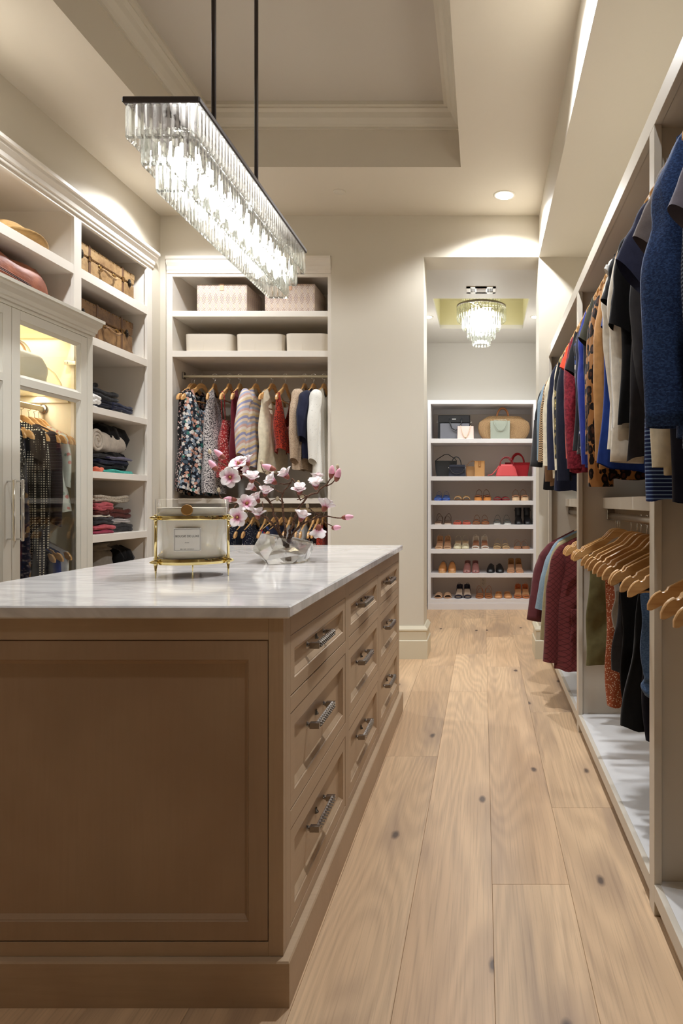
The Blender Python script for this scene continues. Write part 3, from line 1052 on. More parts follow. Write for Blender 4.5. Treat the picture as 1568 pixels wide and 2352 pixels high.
lab = obj('paper_label', MB().grid(lambda i, j: on_jar((i - 0.5) * LW, LZ + (j - 0.5) * LH, 0.0006), 16, 1), plain('label_paper', srgb(226, 222, 212), 0.6), t, True)
INK = plain('label_ink', (0.05, 0.05, 0.05), 0.7)
m = MB()
e = 0.003
for u0, u1, v0, v1 in ((-LW / 2 + e, LW / 2 - e, LH / 2 - e - 0.0007, LH / 2 - e), (-LW / 2 + e, LW / 2 - e, -LH / 2 + e, -LH / 2 + e + 0.0007), (-LW / 2 + e, -LW / 2 + e + 0.0008, -LH / 2 + e, LH / 2 - e), (LW / 2 - e - 0.0008, LW / 2 - e, -LH / 2 + e, LH / 2 - e)):
    m.grid(lambda i, j: on_jar(u0 + i * (u1 - u0), LZ + v0 + j * (v1 - v0), 0.0011), 14, 1)
obj('label_border', m, INK, lab)


def lettering(body, size, width, zc, off=0.0011):
    cu = bpy.data.curves.new('lettering', 'FONT')
    cu.body = body
    cu.size = size
    cu.align_x = 'CENTER'
    cu.align_y = 'CENTER'
    cu.resolution_u = 3
    tmp = bpy.data.objects.new('lettering', cu)
    COL.objects.link(tmp)
    bpy.context.view_layer.update()
    me = bpy.data.meshes.new_from_object(tmp.evaluated_get(bpy.context.evaluated_depsgraph_get()))
    bpy.data.objects.remove(tmp)
    xs = [v.co.x for v in me.vertices]
    k = width / (max(xs) - min(xs))
    for v in me.vertices:
        v.co = on_jar(v.co.x * k, zc + v.co.y, off) - c
    me.name = 'lettering'
    o = link('lettering', me, INK, lab)
    return o


lettering('BOUGIE DE LUXE', 0.0095, 0.070, LZ + 0.011)
lettering('PARIS', 0.0038, 0.012, LZ - 0.0095)
lettering('BEL AIR CANDLE', 0.0042, 0.040, LZ - 0.0300)
# wax seal medallion stuck to the glass
b = ang + 0.002
mm = MB().lathe([(0.0172, 0), (0.0178, 0.002), (0.0165, 0.004), (0.0135, 0.0036), (0.001, 0.0034)], (0, 0, 0), 28, True, True)
mm.xf(Matrix.Translation(on_jar(0.0, 1.153, 0.0003)) @ Matrix.Rotation(ang, 4, 'Z') @ Matrix.Rotation(PI / 2, 4, 'Y'))
obj('seal', mm, plain('seal_bronze', srgb(166, 122, 66), 0.38, 0.6), t, True)

# ---- faceted crystal vase
vc = Vector((wx(652, 2.78), 2.80, CT))


def P(px, py, d):
    return at(px, py, d)


zb = CT + 0.0006
bot = [Vector((wx(616, 2.655), 2.655, zb)), Vector((wx(672, 2.70), 2.69, zb)), Vector((wx(704, 2.764), 2.764, zb)), Vector((wx(706, 2.90), 2.92, zb)), Vector((wx(660, 2.95), 2.96, zb)), Vector((wx(610, 2.80), 2.82, zb))]
mid = [P(577.5, 1264, 2.70), P(612, 1287, 2.635), P(700, 1273, 2.68), P(719, 1262, 2.80), P(722, 1256, 2.95), P(660, 1258, 3.02), P(596, 1258, 2.92)]
top = [P(600, 1225, 2.76), P(640, 1235, 2.70), P(717, 1247, 2.76), P(718, 1244, 2.90), P(672, 1233, 2.95), P(616, 1226, 2.88)]
m = MB()
bm = m.bm
hull = [bm.verts.new(p) for p in bot + mid + top]
r = bmesh.ops.convex_hull(bm, input=hull)
bmesh.ops.delete(bm, geom=list({g for g in r['geom_interior'] if isinstance(g, bmesh.types.BMVert)}), context='VERTS')
bmesh.ops.dissolve_limit(bm, angle_limit=0.22, verts=bm.verts[:], edges=bm.edges[:])
tv = thing('vase', 'clear faceted crystal vase on the marble top holding magnolia branches', 'vase', vc)
# the pocket for the stems, its walls turned inward
pc = Vector((wx(656, 2.80), 2.80, 0))
pock = MB().lathe([(0.001, 0.958), (0.034, 0.960), (0.044, 0.99), (0.050, 1.03), (0.052, 1.0385)], pc, 8, False, False)
bmesh.ops.recalc_face_normals(pock.bm, faces=pock.bm.faces[:])
obj('body', m, VASEGLASS, tv)
me = pock.mesh('water_pocket')
o = link('pocket', me, glassy('pocket_glass', (0.99, 0.99, 0.99), 0, 0, 1.4), tv)
me.transform(Matrix.Translation(-vc))
obj('rim', MB().lathe([(0.050, 1.0385), (0.0565, 1.0395), (0.0565, 1.0425), (0.050, 1.0415), (0.050, 1.0385)], pc, 12), JARGLASS, tv, True)

# ---- magnolia branches


def make_bark():
    t = NT('magnolia_bark', 0.8, 0, 0.2)
    n = t.noise(scale=240.0, detail=4)
    t.bump(n, 0.8, 0.003)
    return t.color(t.mix(t.step(n, 0.4, 0.65), srgb(70, 46, 36), srgb(140, 108, 86)))


BARK = M('bark', make_bark)
CALYX = plain('calyx_brown', srgb(140, 76, 58), 0.6)
BUDC = plain('catkin', srgb(196, 182, 150), 0.8)
STAM = plain('stamen', srgb(176, 136, 78), 0.7)


def make_petal():
    t = NT('magnolia_petal', 0.55, 0, 0.3)
    sp = t.n('SeparateXYZ')
    t.inp(sp, 0, t.co())
    n = t.noise(t.vec((30, 30, 6)), 4.0, 2)
    f = t.math('ADD', sp.outputs[2], t.math('MULTIPLY', t.math('SUBTRACT', n, 0.5), 0.006))
    c = t.ramp(t.step(f, 0.0, 0.032), [(0.0, srgb(178, 62, 112)), (0.28, srgb(222, 140, 172)), (0.52, srgb(240, 212, 222)), (0.82, srgb(246, 238, 238))])
    t.set('Subsurface Weight', 0.2)
    t.set('Subsurface Radius', (0.006, 0.004, 0.004))
    return t.color(c)


PETAL = M('petal', make_petal)
PINKBUD = plain('pink_bud_petal', srgb(240, 176, 196), 0.5)


def petal_mesh(Lp, w, curl, cup):
    m = MB()

    def f(i, j):
        s = j
        u = (i - 0.5) * 2
        wid = w * 0.5 * (0.36 + 0.64 * math.sin(PI / 2 * s / 0.58) if s < 0.58 else math.sqrt(max(0.02, 1 - ((s - 0.58) / 0.43) ** 2.4)))
        a = curl * s
        z = Lp * (math.sin(a) / max(curl, 1e-3)) if curl > 0.02 else Lp * s
        y = Lp * (1 - math.cos(a)) / max(curl, 1e-3) if curl > 0.02 else 0
        return Vector((u * wid, y - cup * wid * u * u * (1 - 0.3 * s) + 0.0, z))
    m.grid(f, 6, 8)
    m.thick(0.0006)
    me = m.mesh('petal', True)
    me.materials.append(PETAL)
    return me


PET = {'open': petal_mesh(0.038, 0.031, 0.55, 0.35), 'half': petal_mesh(0.043, 0.029, 0.45, 0.5)}
BUDM = MB().lathe([(0.004, 0), (0.009, 0.008), (0.012, 0.020), (0.0105, 0.032), (0.006, 0.043), (0.001, 0.048)], (0, 0, 0), 10, True, True).mesh('bud', True)
CALM = MB().lathe([(0.003, -0.006), (0.008, 0.0), (0.0105, 0.009), (0.0108, 0.016), (0.009, 0.013)], (0, 0, 0), 10, True, False).mesh('calyx', True)


def frame(direction):
    z = Vector(direction).normalized()
    return z.to_track_quat('Z', 'Y').to_matrix().to_4x4()


def blossom(parent, p, direction, kind, sc=1.0, spin=0.0):
    base = root_loc(parent)
    rot = (frame(direction) @ Matrix.Rotation(spin, 4, 'Z')).to_euler()
    if kind == 'catkin':
        b = MB().ball((0, 0, 0.008), 0.007, 8, 6, (1, 1, 1.5))
        return link('catkin', b.mesh('catkin', True), BUDC, parent, p - base, rot)
    if kind == 'bud':
        o = link('bud', BUDM, PINKBUD, parent, p - base, rot)
        o.scale = (sc,) * 3
        link('calyx', CALM, CALYX, o)
        return o
    st = MB().lathe([(0.002, 0.0), (0.0045, 0.004), (0.004, 0.012), (0.001, 0.018)], (0, 0, 0), 8, True, True)
    for k in range(8):
        a = k * PI / 4
        st.tube([(0.003 * math.cos(a), 0.003 * math.sin(a), 0.003), (0.008 * math.cos(a), 0.008 * math.sin(a), 0.010)], 0.0008, 4)
    o = link('blossom', st.mesh('blossom', True), STAM, parent, p - base, rot)
    o.scale = (sc,) * 3
    n = 6 if kind == 'open' else 7
    for k in range(n):
        tilt = (1.02 if kind == 'open' else (0.30 if k % 2 else 0.62)) + rnd.uniform(-0.12, 0.12)
        q = link('petal', PET['open' if kind == 'open' else 'half'], PETAL, o)
        q.rotation_mode = 'QUATERNION'
        a = 2 * PI * k / n + rnd.uniform(-0.12, 0.12)
        q.rotation_quaternion = (Matrix.Rotation(a, 4, 'Z') @ Matrix.Rotation(-tilt, 4, 'X')).to_quaternion()
        q.location = Vector((0, 0, 0.001 if k % 2 else 0.003))
    if kind != 'open':
        ca = link('calyx', CALM, CALYX, o)
        ca.scale = (0.95, 0.95, 0.8)
    return o


D0 = 2.80


def pts(lst, d0=D0):
    return [at(a, b, d0 + (c if len(x) > 2 else 0)) for x in lst for a, b, c in [(x + (0,))[:3]]]


def wiggle(P, amp=0.0035):
    out = []
    for a, b in zip(P, P[1:]):
        n = max(2, int((b - a).length / 0.016))
        for i in range(n):
            out.append(a.lerp(b, i / n) + Vector((rnd.uniform(-amp, amp), rnd.uniform(-amp, amp), rnd.uniform(-amp, amp))))
    out.append(P[-1])
    return out


def branch(label, main, r0, twigs, flowers):
    base = pts([main[0]])[0]
    t = thing('magnolia_branch', label, 'branch', base, 'magnolia branches in the crystal vase')
    p = wiggle(pts(main))
    n = len(p)
    obj('stem', MB().tube(p, [max(r0 * (1 - 0.68 * i / n), 0.0016) * rnd.uniform(0.88, 1.16) for i in range(n)], 8), BARK, t, True)
    for tw in twigs:
        p = wiggle(pts(tw), 0.002)
        n = len(p)
        obj('twig', MB().tube(p, [max(0.0030 * (1 - 0.5 * i / n), 0.0013) * rnd.uniform(0.85, 1.2) for i in range(n)], 6), BARK, t, True)
    for (px, py, dd, kind, dx, dy, dz, sc) in flowers:
        blossom(t, at(px, py, D0 + dd), (dx, dy, dz), kind, sc, rnd.uniform(0, 1))
    return t


# pixel, pixel, depth offset, kind, facing direction, scale
branch('magnolia branch reaching far out towards the candle with open and closed blossoms',
       [(660, 1268), (650, 1237), (628, 1205), (604, 1184), (572, 1173), (544, 1157), (523, 1152)], 0.0062,
       [[(523, 1152), (508, 1143), (502, 1130)], [(604, 1184), (603, 1165, 0.02), (602, 1152, 0.03)], [(544, 1157), (536, 1170, -0.03), (538, 1178, -0.05)], [(572, 1173), (582, 1168, -0.02), (590, 1186, -0.02)]],
       [(545, 1189, -0.06, 'open', 0.25, -1, 0.15, 1.15), (592, 1190, -0.02, 'half', 0.1, -0.3, 1, 1.1), (541, 1148, 0.0, 'bud', -1, -0.2, 0.1, 1.0), (566, 1158, -0.03, 'open', 0.45, -0.9, 0.5, 1.1),
        (594, 1153, 0.02, 'half', -0.5, -0.4, 1, 1.05), (503, 1130, 0, 'catkin', -0.2, 0, 1, 1)])
branch('tallest magnolia branch with a cluster of blossoms leaning up towards the closet',
       [(655, 1268), (649, 1240), (636, 1200), (622, 1160), (606, 1128), (590, 1105), (566, 1096), (543, 1080)], 0.0066,
       [[(566, 1096), (540, 1083), (512, 1066), (490, 1056), (483, 1042)], [(566, 1096), (530, 1087, -0.03), (500, 1083, -0.03)], [(606, 1128), (594, 1120), (583, 1110)],
        [(622, 1160), (608, 1142), (596, 1134)], [(590, 1105), (576, 1085), (570, 1070)], [(543, 1080), (528, 1070), (520, 1058)]],
       [(529, 1097, -0.06, 'open', 0.2, -1, 0.12, 1.18), (549, 1068, -0.02, 'open', -0.1, -0.75, 0.75, 1.12), (570, 1068, 0.01, 'half', -0.3, -0.2, 1, 1.05), (578, 1107, -0.03, 'half', 0.15, -0.4, 1, 1.15),
        (514, 1052, 0.01, 'bud', -0.75, -0.2, 0.7, 1.05), (497, 1080, -0.03, 'bud', -0.55, -0.2, 0.85, 1.05), (608, 1138, -0.04, 'half', 0.3, -0.5, 0.9, 1.0), (587, 1125, 0.01, 'half', -0.8, -0.3, 0.6, 0.95), (573, 1084, 0.02, 'half', -0.8, -0.2, 0.6, 0.85), (482, 1042, 0, 'catkin', -0.1, 0, 1, 1)])
branch('forked magnolia branch rising straight from the middle of the vase',
       [(657, 1268), (656, 1235), (653, 1200), (650, 1165), (648, 1134), (660, 1120), (668, 1108), (671, 1098)], 0.0060,
       [[(648, 1134), (632, 1124), (622, 1116)], [(668, 1108), (652, 1112), (638, 1112)], [(650, 1155), (636, 1145), (620, 1152)], [(671, 1098), (678, 1110), (684, 1114)], [(638, 1090, 0.02), (620, 1085, 0.02), (604, 1083, 0.02), (600, 1066, 0.02)]],
       [(633, 1110, -0.02, 'half', -0.75, -0.4, 0.65, 1.15), (661, 1098, 0.0, 'half', -0.55, -0.3, 0.8, 1.12), (630, 1078, 0.02, 'bud', -1, -0.2, 0.35, 1.1), (636, 1150, 0, 'catkin', 0.3, -0.3, 1, 0.9), (600, 1066, 0.02, 'catkin', 0, 0, 1, 1.1), (610, 1087, 0.02, 'catkin', 0.9, 0, 0.2, 1.0)])
branch('magnolia branch arching up past the edge of the closet with buds at its tip',
       [(658, 1268), (662, 1237), (672, 1200), (688, 1162), (704, 1141), (728, 1131), (748, 1112), (758, 1098), (768, 1088)], 0.0064,
       [[(748, 1117), (762, 1110), (770, 1101)], [(704, 1141), (692, 1146), (682, 1148)], [(704, 1141), (694, 1135), (686, 1131)], [(758, 1098), (772, 1085), (775, 1075)], [(690, 1150), (680, 1130), (683, 1112)]],
       [(688, 1134, -0.03, 'half', 0.1, -0.6, 1, 1.1), (726, 1122, -0.03, 'half', 0.0, -0.5, 1, 1.15), (728, 1104, 0.03, 'half', 0.1, 0.1, 1, 0.9), (760, 1096, 0, 'bud', 0.15, -0.2, 1, 1.05), (772, 1103, -0.02, 'bud', 0.35, -0.3, 1, 1.1), (775, 1076, 0, 'catkin', 0, 0, 1, 1), (690, 1141, -0.04, 'catkin', 0.8, -0.4, 0.1, 1), (683, 1113, 0, 'catkin', 0.3, 0, 1, 0.8)])
branch('lowest magnolia branch stretching out over the marble towards the doorway',
       [(662, 1268), (664, 1242), (676, 1222), (696, 1204), (722, 1192), (742, 1186), (766, 1188), (784, 1190)], 0.0058,
       [[(722, 1192), (732, 1182), (736, 1178)], [(742, 1193), (752, 1204), (766, 1210)], [(784, 1190), (792, 1187), (800, 1186)], [(732, 1182), (716, 1172), (708, 1167)], [(735, 1190), (738, 1200), (737, 1206)], [(688, 1208), (690, 1196), (690, 1198)]],
       [(743, 1172, -0.02, 'half', 0.25, 0.6, 0.9, 1.2), (690, 1196, -0.03, 'half', 0.35, -0.2, 1, 1.12), (731, 1208, -0.05, 'half', -0.1, 0.6, -0.9, 1.2), (787, 1189, 0, 'bud', 1, -0.2, 0.1, 1.0), (764, 1213, -0.02, 'bud', 0.75, -0.5, 0.1, 0.95), (707, 1166, 0, 'catkin', -0.3, 0, 1, 1)])
# ------------------------------------------------------------------ fabrics


def fabric(name, col, rough=0.88, weave=420.0, bump=0.25, pat=None, sheen=0.12, wrinkle=0.0):
    def make():
        t = NT(name, rough, 0, 0.15)
        t.set('Sheen Weight', sheen)
        c = pat(t) if pat else col
        n = t.noise(scale=34.0, detail=3)
        c = t.mix(t.math('MULTIPLY', t.step(n, 0.35, 0.75), 0.22), c, (0.0, 0.0, 0.0), 'MIX') if not pat else c
        w = t.noise(scale=weave, detail=1)
        t.bump(w, bump, 0.0015)
        t.bump(t.noise(t.vec((17, 17, 7)), 1.0, 2, 0.5, 0.4), 0.4, 0.02)
        return t.color(c)
    return M('fabric_' + name, make)


def flowers(bg, cols, scale=28.0, thr=0.42, wob=0.25, core=None):
    def p(t):
        d = t.n('VectorMath', operation='ADD')
        t.inp(d, 0, t.vec((1, 1, 1)))
        nz = t.n('TexNoise')
        t.inp(nz, 'Vector', t.co())
        t.inp(nz, 'Scale', scale * 1.6)
        sc = t.n('VectorMath', operation='SCALE')
        t.inp(sc, 0, nz.outputs['Color'])
        sc.inputs['Scale'].default_value = wob / scale
        t.inp(d, 1, sc.outputs[0])
        v = d.outputs[0]
        dist = t.voro(v, scale)
        rc = t.voro(v, scale, out='Color')
        n = len(cols)
        fc = t.ramp(t.math('MULTIPLY', rc, 1.0), [(i / n, c) for i, c in enumerate(cols)])
        fc.node.color_ramp.interpolation = 'CONSTANT'
        c = t.mix(t.step(dist, thr, thr - 0.05), bg, fc)
        if core:
            c = t.mix(t.step(dist, 0.16, 0.12), c, core)
        return c
    return p


def specks(bg, fg, scale=120.0, thr=0.3):
    return lambda t: t.mix(t.step(t.voro(None, scale), thr, thr - 0.08), bg, fg)


def blotch(a, b, scale=60.0, mid=0.5, c3=None):
    def p(t):
        n = t.noise(scale=scale, detail=3, rough=0.6)
        c = t.mix(t.step(n, mid - 0.02, mid + 0.02), a, b)
        if c3:
            m = t.noise(t.vec(loc=(3, 5, 7)), scale=scale * 0.8, detail=2)
            c = t.mix(t.step(m, 0.58, 0.61), c, c3)
        return c
    return p


def leopard(t):
    nz = t.n('TexNoise')
    t.inp(nz, 'Vector', t.co())
    t.inp(nz, 'Scale', 40.0)
    sc = t.n('VectorMath', operation='SCALE')
    t.inp(sc, 0, nz.outputs['Color'])
    sc.inputs['Scale'].default_value = 0.014
    ad = t.n('VectorMath', operation='ADD')
    t.inp(ad, 0, t.vec((1, 1, 0.72)))
    t.inp(ad, 1, sc.outputs[0])
    d = t.voro(ad.outputs[0], 40.0)
    c = t.mix(t.step(d, 0.60, 0.55), srgb(164, 114, 66), srgb(24, 16, 14))
    return t.mix(t.step(d, 0.32, 0.26), c, srgb(74, 44, 30))


def check(a, b, scale=90.0):
    def p(t):
        ck = t.n('TexChecker')
        t.inp(ck, 'Vector', t.co())
        t.inp(ck, 'Scale', scale)
        t.inp(ck, 'Color1', a)
        t.inp(ck, 'Color2', b)
        return ck.outputs[0]
    return p


def stripes(cols, period=0.05, rot=(0, 0, 0), axis=2):
    def p(t):
        sp = t.n('SeparateXYZ')
        t.inp(sp, 0, t.vec(rot=rot))
        f = t.math('FRACT', t.math('DIVIDE', sp.outputs[axis], period))
        c = t.ramp(f, [(i / len(cols), c) for i, c in enumerate(cols)])
        c.node.color_ramp.interpolation = 'CONSTANT'
        return c
    return p


def denim(a, b, rows=370.0):
    def p(t):
        sp = t.n('SeparateXYZ')
        t.inp(sp, 0, t.co())
        s = t.math('MULTIPLY_ADD', t.math('SINE', t.math('MULTIPLY', sp.outputs[2], rows * 6.283)), 0.5, 0.5)
        n = t.noise(t.vec((170, 170, 240)), 1.0, 2)
        w = t.noise(scale=9.0, detail=3)
        f = t.math('ADD', t.math('MULTIPLY', t.math('MULTIPLY', s, t.step(n, 0.42, 0.6)), 0.7), t.math('MULTIPLY', w, 0.35))
        return t.mix(f, a, b)
    return p


def quilt(a, b, size=0.030):
    def p(t):
        sp = t.n('SeparateXYZ')
        t.inp(sp, 0, t.co())
        xy = t.math('ADD', sp.outputs[0], sp.outputs[1])
        u = t.math('FRACT', t.math('DIVIDE', t.math('ADD', xy, sp.outputs[2]), size))
        v = t.math('FRACT', t.math('DIVIDE', t.math('SUBTRACT', xy, sp.outputs[2]), size))
        du = t.math('ABSOLUTE', t.math('SUBTRACT', u, 0.5))
        dv = t.math('ABSOLUTE', t.math('SUBTRACT', v, 0.5))
        h = t.math('MAXIMUM', du, dv)
        return t.mix(t.step(h, 0.40, 0.5), a, b)
    return p


DK = (0.008, 0.008, 0.010)
FB = {
    'black': fabric('black', srgb(24, 23, 25)), 'black_matte': fabric('black_matte', srgb(14, 13, 14)), 'charcoal': fabric('charcoal', srgb(52, 50, 52)),
    'felt': fabric('felt', srgb(58, 58, 60), weave=180), 'navy': fabric('navy', srgb(34, 37, 58)), 'deepnavy': fabric('deepnavy', srgb(22, 24, 40)), 'slate': fabric('slate', srgb(52, 56, 82)),
    'royal': fabric('royal', srgb(34, 54, 150), 0.6), 'blue': fabric('blue', srgb(30, 60, 140), 0.6), 'cream': fabric('cream', srgb(226, 216, 190)), 'ivory': fabric('ivory', srgb(232, 224, 208)),
    'white': fabric('white', srgb(232, 230, 226)), 'camel': fabric('camel', srgb(196, 146, 90)), 'orange': fabric('orange', srgb(232, 84, 58)), 'olive': fabric('olive', srgb(70, 68, 54)),
    'khaki': fabric('khaki', srgb(150, 138, 104)), 'olivegreen': fabric('olivegreen', srgb(112, 108, 72)), 'grey': fabric('grey', srgb(96, 90, 90)), 'taupe': fabric('taupe', srgb(126, 116, 112)), 'lightgrey': fabric('lightgrey', srgb(176, 174, 170)),
    'purplegrey': fabric('purplegrey', srgb(122, 118, 132)), 'burgundy': fabric('burgundy', srgb(104, 34, 44)), 'suede': fabric('suede', srgb(98, 50, 54), 0.95, 160), 'maroon': fabric('maroon', srgb(90, 42, 36)),
    'corduroy': fabric('corduroy', None, pat=stripes([srgb(138, 104, 74), srgb(104, 76, 52)], 0.006, axis=0)),
    'lightdenim': fabric('lightdenim', None, pat=denim(srgb(112, 134, 150), srgb(150, 168, 178))), 'denim': fabric('denim', None, pat=denim(srgb(24, 38, 74), srgb(72, 106, 162), 360), bump=0.5, weave=300),
    'jeans': fabric('jeans', None, pat=denim(srgb(52, 74, 108), srgb(96, 122, 156), 500)), 'darkjeans': fabric('darkjeans', None, pat=denim(srgb(18, 24, 40), srgb(36, 46, 68), 500)),
    'houndstooth': fabric('houndstooth', None, pat=check(srgb(196, 164, 122), srgb(52, 40, 36), 130)),
    'plaid': fabric('plaid', None, pat=stripes([srgb(30, 28, 30), srgb(52, 36, 42), srgb(30, 28, 34), srgb(66, 58, 60)], 0.02)),
    'oliveflower': fabric('oliveflower', None, pat=flowers(srgb(20, 20, 24), [srgb(134, 120, 74), srgb(120, 106, 62), srgb(150, 134, 90)], 22, 0.50, 0.5, srgb(206, 190, 120))),
    'redtexture': fabric('redtexture', None, pat=blotch(srgb(132, 36, 48), srgb(108, 26, 38), 70), bump=0.9, weave=90),
    'leopard': fabric('leopard', None, pat=leopard),
    'bigfloral': fabric('bigfloral', None, pat=flowers(srgb(26, 30, 40), [srgb(206, 204, 202), srgb(150, 164, 178), srgb(226, 220, 212), srgb(70, 84, 96), srgb(200, 150, 130), srgb(60, 120, 110)], 42, 0.62, 0.9, srgb(190, 140, 110))),
    'darkfloral': fabric('darkfloral', None, pat=flowers(srgb(22, 20, 22), [srgb(196, 172, 166), srgb(160, 120, 116), srgb(214, 204, 200)], 60, 0.42, 0.9)),
    'bronze': fabric('bronze', None, pat=specks(srgb(88, 58, 38), srgb(176, 128, 88), 330, 0.38)),
    'greyprint': fabric('greyprint', None, pat=blotch(srgb(206, 200, 198), srgb(58, 54, 60), 120, 0.52)),
    'redcheck': fabric('redcheck', None, pat=flowers(srgb(150, 46, 46), [srgb(222, 176, 168), srgb(206, 150, 144), srgb(40, 24, 28)], 85, 0.40, 0.3)),
    'pastelstripe': fabric('pastelstripe', None, pat=stripes([srgb(226, 206, 186), srgb(150, 152, 186), srgb(222, 200, 160), srgb(224, 214, 204), srgb(206, 170, 160), srgb(170, 176, 200)], 0.085, (0.75, 0, 0), 2)),
    'redspeck': fabric('redspeck', None, pat=blotch(srgb(176, 60, 40), srgb(60, 26, 28), 150, 0.52)),
    'beigeknit': fabric('beigeknit', None, pat=specks(srgb(186, 164, 140), srgb(120, 98, 80), 150, 0.34), bump=0.9, weave=120),
    'eyelet': fabric('eyelet', None, pat=specks(srgb(226, 224, 216), srgb(150, 146, 138), 80, 0.17)),
    'lace': fabric('lace', None, pat=blotch(srgb(232, 226, 204), srgb(206, 198, 172), 90), bump=0.9, weave=110),
    'bwdots': fabric('bwdots', None, pat=specks(srgb(20, 20, 22), srgb(220, 214, 200), 110, 0.33)),
    'bwchain': fabric('bwchain', None, pat=lambda t: t.mix(t.step(t.voro(t.vec((1, 1, 1)), 74, rand=0.0), 0.36, 0.30), srgb(16, 16, 18), srgb(226, 220, 200))),
    'navygold': fabric('navygold', None, pat=flowers(srgb(28, 28, 48), [srgb(150, 118, 74), srgb(120, 92, 58), srgb(30, 30, 50)], 16, 0.36, 0.5)),
    'mintfloral': fabric('mintfloral', None, pat=flowers(srgb(206, 208, 196), [srgb(206, 140, 130), srgb(150, 166, 150), srgb(214, 210, 200)], 30, 0.34, 0.5)),
    'sparkle': fabric('sparkle', None, pat=flowers(srgb(58, 40, 48), [srgb(206, 150, 120), srgb(220, 200, 180), srgb(120, 70, 60), srgb(60, 44, 54)], 130, 0.36, 0.4)),
    'rustdots': fabric('rustdots', None, pat=specks(srgb(170, 92, 62), srgb(232, 204, 176), 150, 0.36)),
    'polka': fabric('polka', None, pat=specks(srgb(28, 30, 52), srgb(206, 204, 200), 70, 0.26)),
    'bluestripe': fabric('bluestripe', None, pat=stripes([srgb(30, 46, 96), srgb(30, 46, 96), srgb(130, 160, 206)], 0.011)),
    'knitstripe': fabric('knitstripe', None, pat=stripes([srgb(28, 36, 56), srgb(110, 124, 148)], 0.009)),
    'quilted': fabric('quilted', None, pat=quilt(srgb(102, 46, 46), srgb(58, 22, 24))),
    'multi': fabric('multi', None, pat=flowers(srgb(30, 28, 34), [srgb(180, 50, 56), srgb(200, 190, 180), srgb(50, 70, 130), srgb(60, 50, 46)], 40, 0.5, 0.7)),
    'teal': fabric('teal', srgb(60, 158, 144)), 'rose': fabric('rose', srgb(192, 92, 100)), 'pinkred': fabric('pinkred', srgb(158, 60, 84)), 'fleece': fabric('fleece', srgb(204, 194, 180), 0.98, 240, 1.0),
    'creamtweed': fabric('creamtweed', None, pat=blotch(srgb(206, 196, 178), srgb(150, 140, 124), 160)), 'bretton': fabric('bretton', None, pat=stripes([srgb(206, 200, 196), srgb(206, 200, 196), srgb(50, 46, 48)], 0.012)),
    'greycloth': fabric('greycloth', srgb(122, 114, 104)), 'coral': fabric('coral', srgb(214, 110, 84)), 'stripepurple': fabric('stripepurple', None, pat=stripes([srgb(70, 66, 96), srgb(150, 146, 166)], 0.008, axis=1)),
}

# ------------------------------------------------------------------ wooden hanger (local: x along the arms, z down from the neck)


def make_hanger_wood():
    t = NT('hanger_wood', 0.28, 0, 0.5)
    n = t.noise(t.vec((6, 90, 90)), 1.0, 3)
    c = t.mix(t.step(n, 0.35, 0.7), srgb(216, 170, 112), srgb(192, 142, 86))
    hv = t.n('HueSaturation')
    t.inp(hv, 'Color', c)
    t.inp(hv, 'Value', t.math('MULTIPLY_ADD', t.rand(), 0.25, 0.85))
    return t.color(hv.outputs[0])


HWOOD = M('hanger_wood', make_hanger_wood)
HALF = 0.222


def arm_top(u):
    u = abs(u)
    if u < 0.018:
        return -0.002 * (u / 0.018) ** 2
    if u < 0.085:
        k = (u - 0.018) / 0.067
        return -0.002 - 0.050 * (k * k * (3 - 2 * k))
    return -0.052 - 0.070 * (u - 0.085) / (HALF - 0.085)


def hanger_meshes():
    m = MB()
    top, bot = [], []
    us = [0, 0.01, 0.02, 0.032, 0.045, 0.06, 0.075, 0.09, 0.11, 0.13, 0.15, 0.168, 0.172, 0.178, 0.184, 0.188, 0.20, 0.21, 0.217, HALF]
    notch = {0.172: 0.006, 0.178: 0.008, 0.184: 0.006}
    for u in us:
        zt = arm_top(u) - notch.get(u, 0)
        h = 0.046 - 0.16 * min(u, 0.06) + 0.055 * max(0, u - 0.11)
        if u < 0.02:
            h = 0.038
        zb = arm_top(u) - h
        if u > 0.2:
            k = (u - 0.2) / (HALF - 0.2)
            zt -= 0.020 * k ** 2.2
            zb += 0.008 * k ** 3
        top.append((u, zt))
        bot.append((u, zb))
    right = top + bot[::-1]
    full = [(-u, z) for u, z in top[::-1]] + top[1:] + [(u, z) for u, z in bot[::-1]] + [(-u, z) for u, z in bot[1:]]
    th = 0.0075
    rings = []
    for yy, ins in ((-th, 0.0022), (-th + 0.003, 0.0), (th - 0.003, 0.0), (th, 0.0022)):
        r = []
        n = len(full)
        for i, (u, z) in enumerate(full):
            a, b = Vector(full[i - 1]), Vector(full[(i + 1) % n])
            tg = (b - a).normalized()
            nn = Vector((tg.y, -tg.x))
            r.append(Vector((u + nn.x * ins, yy, z + nn.y * ins)))
        rings.append(r)
    m.loft(rings, True, True, True)
    arms = m.mesh('arms', 35)
    b = MB().tube([(-0.195, 0, -0.140), (-0.10, 0, -0.148), (0.10, 0, -0.148), (0.195, 0, -0.140)], 0.0052, 8).mesh('trouser_bar', True)
    P = [Vector((0, 0, -0.004)), Vector((0, 0, 0.018))]
    for k in range(13):
        a = -PI * 0.62 + k * (PI * 1.52) / 12
        P.append(Vector((-0.0 + 0.0205 * math.cos(-a) * -1 * -1, 0, 0.055 + 0.0205 * math.sin(a))))
    h = MB().tube([(p.x * 0, p.x, p.z) if i > 1 else p for i, p in enumerate(P)], 0.0017, 6).mesh('hook', True)
    return arms, b, h


ARMS, TBAR, HOOK = hanger_meshes()
for me, mt in ((ARMS, HWOOD), (TBAR, HWOOD), (HOOK, CHROME)):
    me.materials.append(mt)
HOOK_H = 0.055


